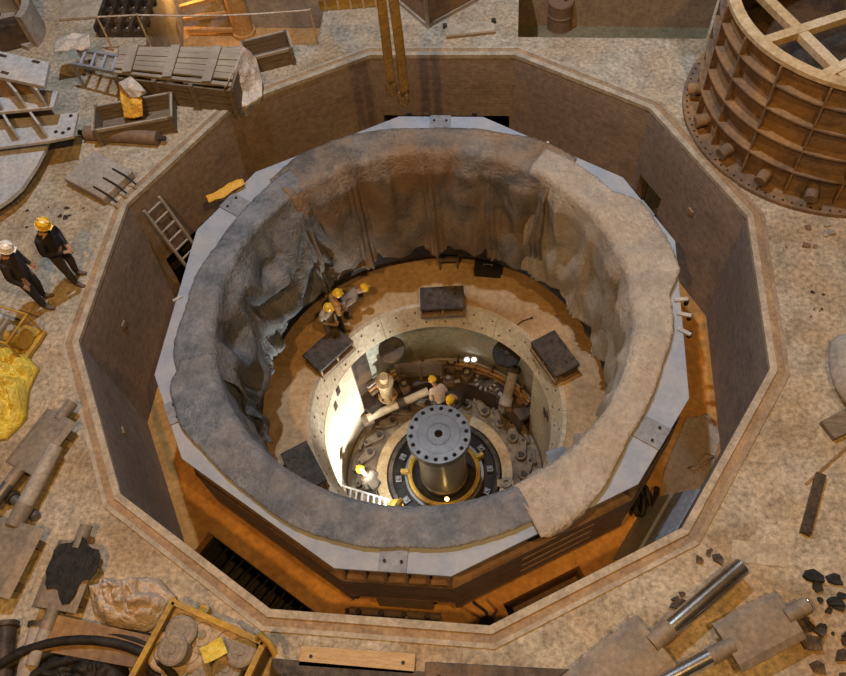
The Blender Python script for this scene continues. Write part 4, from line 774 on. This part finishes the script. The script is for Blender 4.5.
# ================================================================== left side
ge = thing('engine_pump', 'small yellow-brown engine pump at the left edge', 'pump', on(14, 342, 0), rad(-15))
B().box((0, 0, .08), (1.15, .75, .08)).obj('skid', YEL, ge); B().box((-.2, 0, .36), (.55, .5, .48)).obj('engine_block', GREYC, ge, bevel=.04); B().box((-.2, .02, .66), (.5, .4, .16)).obj('fuel_tank', WPAINT, ge, bevel=.05)
B().cyl((.15, 0, .35), (.5, 0, .35), .2, n=18).obj('pump_housing', YEL, ge); B().cyl((.36, 0, .5), (.36, 0, .72), .07, n=12).obj('outlet', GREYC, ge); B().cyl((-.35, .1, .74), (-.35, .1, .79), .06, n=12).obj('fuel_cap', OCLOTH, ge)
for x in (-.52, .52): B().tube([(x, -.34, .1), (x, -.34, .75), (x, .34, .75), (x, .34, .1)], .025, 8).obj('frame_hoop', YEL, ge)
for y in (-.34, .34): B().cyl((-.52, y, .75), (.52, y, .75), .025, n=8).obj('frame_bar', YEL, ge)
def heap(name, label, cat, m, outline, h, seed, z0=0., n=42, sh=1.0):
    P = [G(x, y, z0) for x, y in outline]; c = sum(P, V((0, 0, 0)))/len(P); K = len(P)
    def fn(a, b_):
        t = (a % 1.0)*K; k = int(t) % K; e = P[k].lerp(P[(k+1) % K], t-int(t)); r = 1-b_
        p = c.lerp(e, r*(1+.05*noise.noise((a*9, seed, 0)))); d = 1-r**2.6
        rid = abs(noise.noise((p.x*1.5, p.y*1.5, seed)))+.6*abs(noise.noise((p.x*3.7, p.y*3.7, seed+3)))+.35*abs(noise.noise((p.x*8, p.y*8, seed+5)))
        return V((p.x, p.y, z0+.012+h*d**.6*(.35+sh*rid)))
    o = B().grid(fn, n*2, n).obj(name, m, solid=.01); return tag(o, label, cat)
heap('yellow_tarpaulin', 'crumpled bright yellow tarpaulin heaped at the left edge', 'tarpaulin', YCLOTH, [(-20, 350), (8, 344), (25, 352), (40, 370), (30, 392), (28, 420), (8, 440), (-20, 445)], .55, 3)
heap('plastic_bundle', 'bundle wrapped in crumpled translucent plastic at the lower left', 'bundle', SHEET, [(90, 588), (105, 578), (122, 584), (138, 579), (160, 580), (178, 598), (170, 618), (148, 634), (112, 628), (94, 612)], .6, 11)
rbx = thing('rusty_box', 'flat rusty steel box between the plastic bundle and black hoses', 'box', (0, 0, 0)); RBX = [(55, 616), (150, 638), (140, 668), (44, 650)]
prz(RBX, .0, .26).obj('body', RUST, rbx, bevel=.01); prz([(53, 614), (152, 636), (142, 669), (43, 651)], .26, .30).obj('lid', RUST, rbx)
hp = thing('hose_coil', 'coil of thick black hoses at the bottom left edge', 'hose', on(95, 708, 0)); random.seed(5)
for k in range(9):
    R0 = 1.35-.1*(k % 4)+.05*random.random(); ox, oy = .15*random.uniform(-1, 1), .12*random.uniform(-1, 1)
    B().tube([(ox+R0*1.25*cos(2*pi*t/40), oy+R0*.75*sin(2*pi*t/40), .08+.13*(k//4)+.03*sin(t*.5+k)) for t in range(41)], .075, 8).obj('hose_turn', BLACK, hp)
for k, (x0, y0, x1, y1, lab) in enumerate(((6, 628, 2, 690, 'thick dark pipe at the lower left corner'), (40, 628, 22, 690, 'grey pipe beside the black hose coil'))):
    e = thing('steel_pipe', lab, 'pipe', (0, 0, 0)); a, b2 = G(x0, y0, .17), G(x1, y1, .17); B().cyl(a, b2, .16, n=18).obj('pipe', DSTEEL if k == 0 else GREYC, e); d3 = (b2-a).normalized(); B().cyl(a-d3*.08, a, .2, n=18).obj('end_flange', DSTEEL, e)
heap('dark_corner_heap', 'black heap added under the hoses to darken the bottom left corner', 'plastic sheet', BLACK, [(8, 672), (45, 654), (90, 652), (128, 664), (132, 690), (60, 700), (0, 695)], .3, 23)  # black heap put in only to deepen the dark corner
# yellow skip with round pads
sk = thing('yellow_skip', 'yellow rimmed steel skip full of round pads at the lower left', 'skip', (0, 0, 0)); zs = .55
C4 = [G(173, 602, zs), G(264, 643, zs)]; dL = G(135, 672, zs)-C4[0]; C4 += [C4[1]+dL*1.15, C4[0]+dL*1.15]
for k in range(4):
    p, q_ = C4[k], C4[(k+1) % 4]; B().beam(V((p.x, p.y, .28)), V((q_.x, q_.y, .28)), .04, .52).obj('side_panel', RUST, sk); B().beam(V((p.x, p.y, zs)), V((q_.x, q_.y, zs)), .09, .07).obj('rim', YEL, sk)
    B().box((p.x, p.y, .29), (.1, .1, .58)).obj('corner_post', YEL, sk)
B().prism([tuple(p[:2]) for p in C4], .03, .07).obj('bottom', DSTEEL, sk)
p = C4[1]; B().tube([p+V((-.1, .05, .02)), p+V((-.05, .1, .12)), p+V((.12, -.02, .14)), p+V((.2, -.15, .0))], .05, 8).obj('lifting_lug', YEL, sk)
PADA = mat('pad_tan', (.40, .33, .25), (.5, .42, .33), (.3, .22, .15), scale=5); PADB = mat('pad_grey', (.22, .20, .18), (.3, .28, .25), scale=5)
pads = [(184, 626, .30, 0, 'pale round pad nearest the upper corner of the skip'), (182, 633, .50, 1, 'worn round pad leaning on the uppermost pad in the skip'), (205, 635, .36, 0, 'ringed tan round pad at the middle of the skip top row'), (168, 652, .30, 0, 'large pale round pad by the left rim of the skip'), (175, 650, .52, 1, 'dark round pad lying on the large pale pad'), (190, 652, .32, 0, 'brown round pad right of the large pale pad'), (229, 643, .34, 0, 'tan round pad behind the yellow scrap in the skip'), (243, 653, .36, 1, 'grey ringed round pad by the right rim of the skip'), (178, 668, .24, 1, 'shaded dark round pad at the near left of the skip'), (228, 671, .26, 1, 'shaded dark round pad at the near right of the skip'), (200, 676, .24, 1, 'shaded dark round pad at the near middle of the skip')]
for k, (x, y, z, kind, lab) in enumerate(pads):
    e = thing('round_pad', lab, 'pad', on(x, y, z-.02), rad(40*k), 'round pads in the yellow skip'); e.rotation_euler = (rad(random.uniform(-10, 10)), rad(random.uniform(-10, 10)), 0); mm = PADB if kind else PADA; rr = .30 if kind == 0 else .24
    B().lathe([(0, -.12), (rr, -.12), (rr, .1), (rr-.03, .12), (0, .12)], 26).obj('pad_body', mm, e); B().lathe([(.165, .12), (.175, .13), (.185, .12)], 24, closed=False).obj('ring_groove', PADB if kind == 0 else PADA, e); B().lathe([(0, .135), (.07, .135), (.07, .12), (0, .12)], 12).obj('centre_boss', PADB, e)
q = on(216, 652, .5); flap('yellow_scrap', 'torn yellow plastic scrap among the pads in the skip', YCLOTH, 'plastic scrap', (q.x, q.y, .50), .6, .34, .26, .12, 31)
q = on(207, 612, 0); yt = thing('yellow_tin', 'small yellow tin on the floor behind the skip', 'tin', q); B().lathe([(0, 0), (.09, 0), (.09, .2), (0, .2)], 14).obj('can', YEL, yt); B().lathe([(.08, .2), (.095, .2), (.095, .22), (.08, .22)], 14).obj('lid_rim', GREYC, yt)
# tan plank along the bottom, then two dark bars added in place of shade
for (x0, y0, x1, y1, wd, m, lab) in ((300, 656, 415, 664, .3, WOODT, 'tan timber plank lying along the near curb'), (270, 674, 425, 688, .45, BRAKE, 'dark bar standing in for shade at the bottom edge left of centre'), (425, 676, 570, 684, .4, DSTEEL, 'dark bar standing in for shade at the bottom edge right of centre')):
    a, b2 = G(x0, y0, .06), G(x1, y1, .06); e = thing('plank_and_shade_bar', lab, 'plank', (0, 0, 0)); B().beam(V((a.x, a.y, .05)), V((b2.x, b2.y, .05)), wd, .09).obj('plank', m, e, bevel=.01)
    for t in (.1, .9): p = a.lerp(b2, t); B().cyl((p.x, p.y, .09), (p.x, p.y, .105), .03, n=8).obj('nail_head', BLACK, e)

# ================================================================== right side
def bar(label, x0, y0, x1, y1, wd, ht, m, name='steel_bar'):
    a, b2 = G(x0, y0, ht/2+.01), G(x1, y1, ht/2+.01); e = thing(name, label, 'bar', ((a+b2)/2*1.0)[:2]+(0,) if False else (0, 0, 0))
    B().beam(V((a.x, a.y, ht/2+.005)), V((b2.x, b2.y, ht/2+.005)), wd, ht).obj('bar', m, e, bevel=.004); p = a.lerp(b2, .93); B().box((p.x, p.y, ht+.015), (wd*.8, wd*.8, .03)).obj('end_lug', m, e); return e
bar('flat rusty black bar on the right floor', 821, 474, 805, 534, .16, .08, DSTEEL)
bar('thin rusty rod on the right floor above the flat bar', 806, 484, 850, 444, .035, .035, RUST)
bar('short brown timber piece at the right edge', 827, 431, 856, 417, .36, .12, WOODB, 'timber_piece')
q = on(849, 376, 0); sk_ = tag(B().grid(lambda a, b_: V((.38*cos(a*2*pi)*sin(b_*pi)*(1+.15*noise.noise((a*5, b_*4, 1))), .75*sin(a*2*pi)*sin(b_*pi)*(1+.15*noise.noise((a*5, b_*4, 1))), max(0, .22-.24*cos(b_*pi)))), 30, 16).obj('grey_sack', GREYC), 'grey sack lying at the right edge', 'sack'); sk_.location = q
def rubble(label, px, py, n, spread, m, seed, sz=.12):
    random.seed(seed); e = thing('debris_pile', label, 'debris', on(px, py, 0))
    for k in range(n):
        x, y = random.gauss(0, spread), random.gauss(0, spread); s_ = sz*random.uniform(.25, .95); b = B()
        nn = random.randint(5, 8); b.prism([(s_*random.uniform(.35, 1.1)*cos(2*pi*q/nn), s_*random.uniform(.35, .9)*sin(2*pi*q/nn)) for q in range(nn)], -s_*.2, s_*random.uniform(.1, .3), M.Rotation(random.uniform(-.3, .3), 4, 'X')); o = b.obj('fragment', m, e); o.location = (x, y, s_*.25)
rubble('black rubble by the stem of the lower right vane', 822, 596, 9, .18, BLACK, 1, .2)
rubble('black rubble right of the lower right vane', 812, 627, 6, .12, BLACK, 2, .16)
rubble('dark rubble at the lower right corner', 822, 662, 14, .35, DSTEEL, 3, .22)
rubble('brown scrap on the floor above the shiny stem', 709, 556, 5, .09, DSTEEL, 4, .13)
rubble('small dark clod between curb and shiny stem', 680, 601, 4, .06, DSTEEL, 5, .16)
rubble('rusty scrap at the foot of the ribbed shell', 808, 236, 5, .15, STEELB, 6, .12)
rubble('rusty scrap between shell and right floor', 828, 228, 4, .12, GREYC, 7, .14)
rubble('scattered chips on the pale right floor', 812, 310, 7, .22, DSTEEL, 8, .07)
rubble('loose wires and chips above the standing workers', 60, 210, 8, .3, DSTEEL, 9, .09)
q = on(757, 553, 0); pm = tag(B().prism([(-.42, -.16), (.4, -.2), (.44, .15), (-.36, .19)], 0, .012).obj('pale_mortar_patch', CURBL), 'pale mortar patch on the lower right floor', 'mortar patch'); pm.location = q

# ================================================================== things in the pit
wK, wL = V((*pol(RW*.999, rad(105-300)), 0)), V((*pol(RW*.999, rad(75-300)), 0)); win = -((wK+wL)/2).normalized(); sdv = (wL-wK).normalized()*.24
T0 = wK.lerp(wL, .13)+win*.1+V((0, 0, -.35)); T2 = wK.lerp(wL, .16)+win*.85+V((0, 0, ZF)); dv = T2-T0
ld = thing('ladder', 'steel ladder leaning against the upper left pit wall', 'ladder', (0, 0, 0))
for s_ in (-1, 1): B().beam(T0+sdv*s_, T2+sdv*s_, .06, .06).obj('rail', GREYC, ld)
for k in range(11): p = T0.lerp(T2, (k+.4)/11); B().beam(p-sdv, p+sdv, .04, .04).obj('rung', GREYC, ld)
gs = heap('ground_sheet', 'pale tan sheet spread over the pit floor at the lower right', 'sheet', TARPT, [(686, 418), (706, 414), (722, 436), (712, 470), (690, 515), (664, 548), (652, 545), (664, 470)], .03, 17, ZF, 30, .6)
wr_ = tag(B().tube([G(694, 466, ZF+.06), G(705, 453, ZF+.06), G(714, 456, ZF+.07), G(706, 463, ZF+.06), G(694, 470, ZF+.06), G(688, 468, ZF+.06), G(696, 464, ZF+.06)], .022, 6).obj('wire_loop', CURBL), 'loop of pale wire on the tan ground sheet', 'wire')
bp = thing('sheet_panel', 'blue-grey sheet panel leaning at the lower right pit wall', 'panel', (0, 0, 0))
fA, fB = V(pol(RW-.06, rad(-15))), V(pol(RW-.06, rad(-45)))   # east-south-east wall foot
wa, wb_ = fA.lerp(fB, .52), fA.lerp(fB, .97); nn_ = -((fA+fB)/2).normalized()
Q = [V((*(wa), -2.0)), V((*(wb_), -2.0)), V((*(wb_+nn_*.75), ZF+.01)), V((*(wa+nn_*.75), ZF+.01))]
B().add(Q+[v+V((*(-nn_*.04), .04)) for v in Q], [(0, 1, 2, 3), (7, 6, 5, 4), (0, 4, 5, 1), (1, 5, 6, 2), (2, 6, 7, 3), (3, 7, 4, 0)]).obj('panel', BLUEP, bp)
B().beam(Q[0].lerp(Q[3], .5)+V((0, 0, .05)), Q[1].lerp(Q[2], .5)+V((0, 0, .05)), .06, .05).obj('stiffener', BLUEG, bp)
ps = thing('marker_post', 'thin bent dark marker post standing on the near pit floor', 'post', on(487, 624, ZF)); B().tube([(0, 0, 0), (0, 0, 1.0), (-.02, 0, 1.1), (-.25, .1, 1.35)], .03, 8).obj('rod', DSTEEL, ps); B().lathe([(0, 0), (.16, 0), (.16, .05), (0, .06)], 14).obj('foot', DSTEEL, ps)
hj = thing('jack_frame', 'dark pipe and jack frame under the near short side of the stator', 'jack', (*pol(RS*cos(HA)+.22, rad(-91)), ZF), 0)
for x in (-.75, -.3, .15, .6): B().cyl((x, -.05, 0), (x, -.05, .72), .05, n=10).obj('upright', DSTEEL, hj)
for z in (.25, .55): B().cyl((-.95, -.02, z), (.85, -.02, z), .07, n=12).obj('pipe', STEELB, hj)
for x in (-.52, .38): B().box((x, -.02, .2), (.28, .22, .4)).obj('jack', DSTEEL, hj, bevel=.02)
B().cyl((.2, -.12, 0), (.2, -.12, .74), .03, n=8).obj('bright_rod', CHROME, hj)
for k, (x, y, lab) in enumerate(((642, 500, 'black hydraulic hoses under the right side of the stator'),)):
    e = thing('hose_bundle', lab, 'hose', on(650, 505, ZF)); random.seed(4)
    for j in range(6): B().tube([(.5*cos(.6*j)*t/8-.3, .7*sin(t*.8+j)*.5, .1+.25*abs(sin(t*.6+j))) for t in range(9)], .05, 7).obj('hose', BLACK, e)
for k, (x, y) in enumerate(((681, 300), (684, 315), (684, 332))):
    q = G(x, y, ZT); B().box((q.x, q.y, ZT+.02), (.28, .08, .04), rz=rad(9-20*k)).obj('clamp', WPAINT, st)
    B().cyl((q.x+.12, q.y, ZT-.15), (q.x+.12, q.y, ZT+.0), .05, n=8).obj('clamp_screw', BLACK, st)
for (x, y) in ((178, 299), (545, 145)): q = G(x, y, ZT); B().box((q.x, q.y, ZT+.02), (.22, .06, .04), rz=rad(40)).obj('clamp', WPAINT, st)
bs = thing('blue_rag', 'small blue plastic rag by the right bore edge', 'rag', on(557, 457, -5.95)); bs_ = flap('rag', '', BLUEG, '', (0, 0, 0), .4, .5, .35, .1, 40, tag_=False); bs_.parent = bs
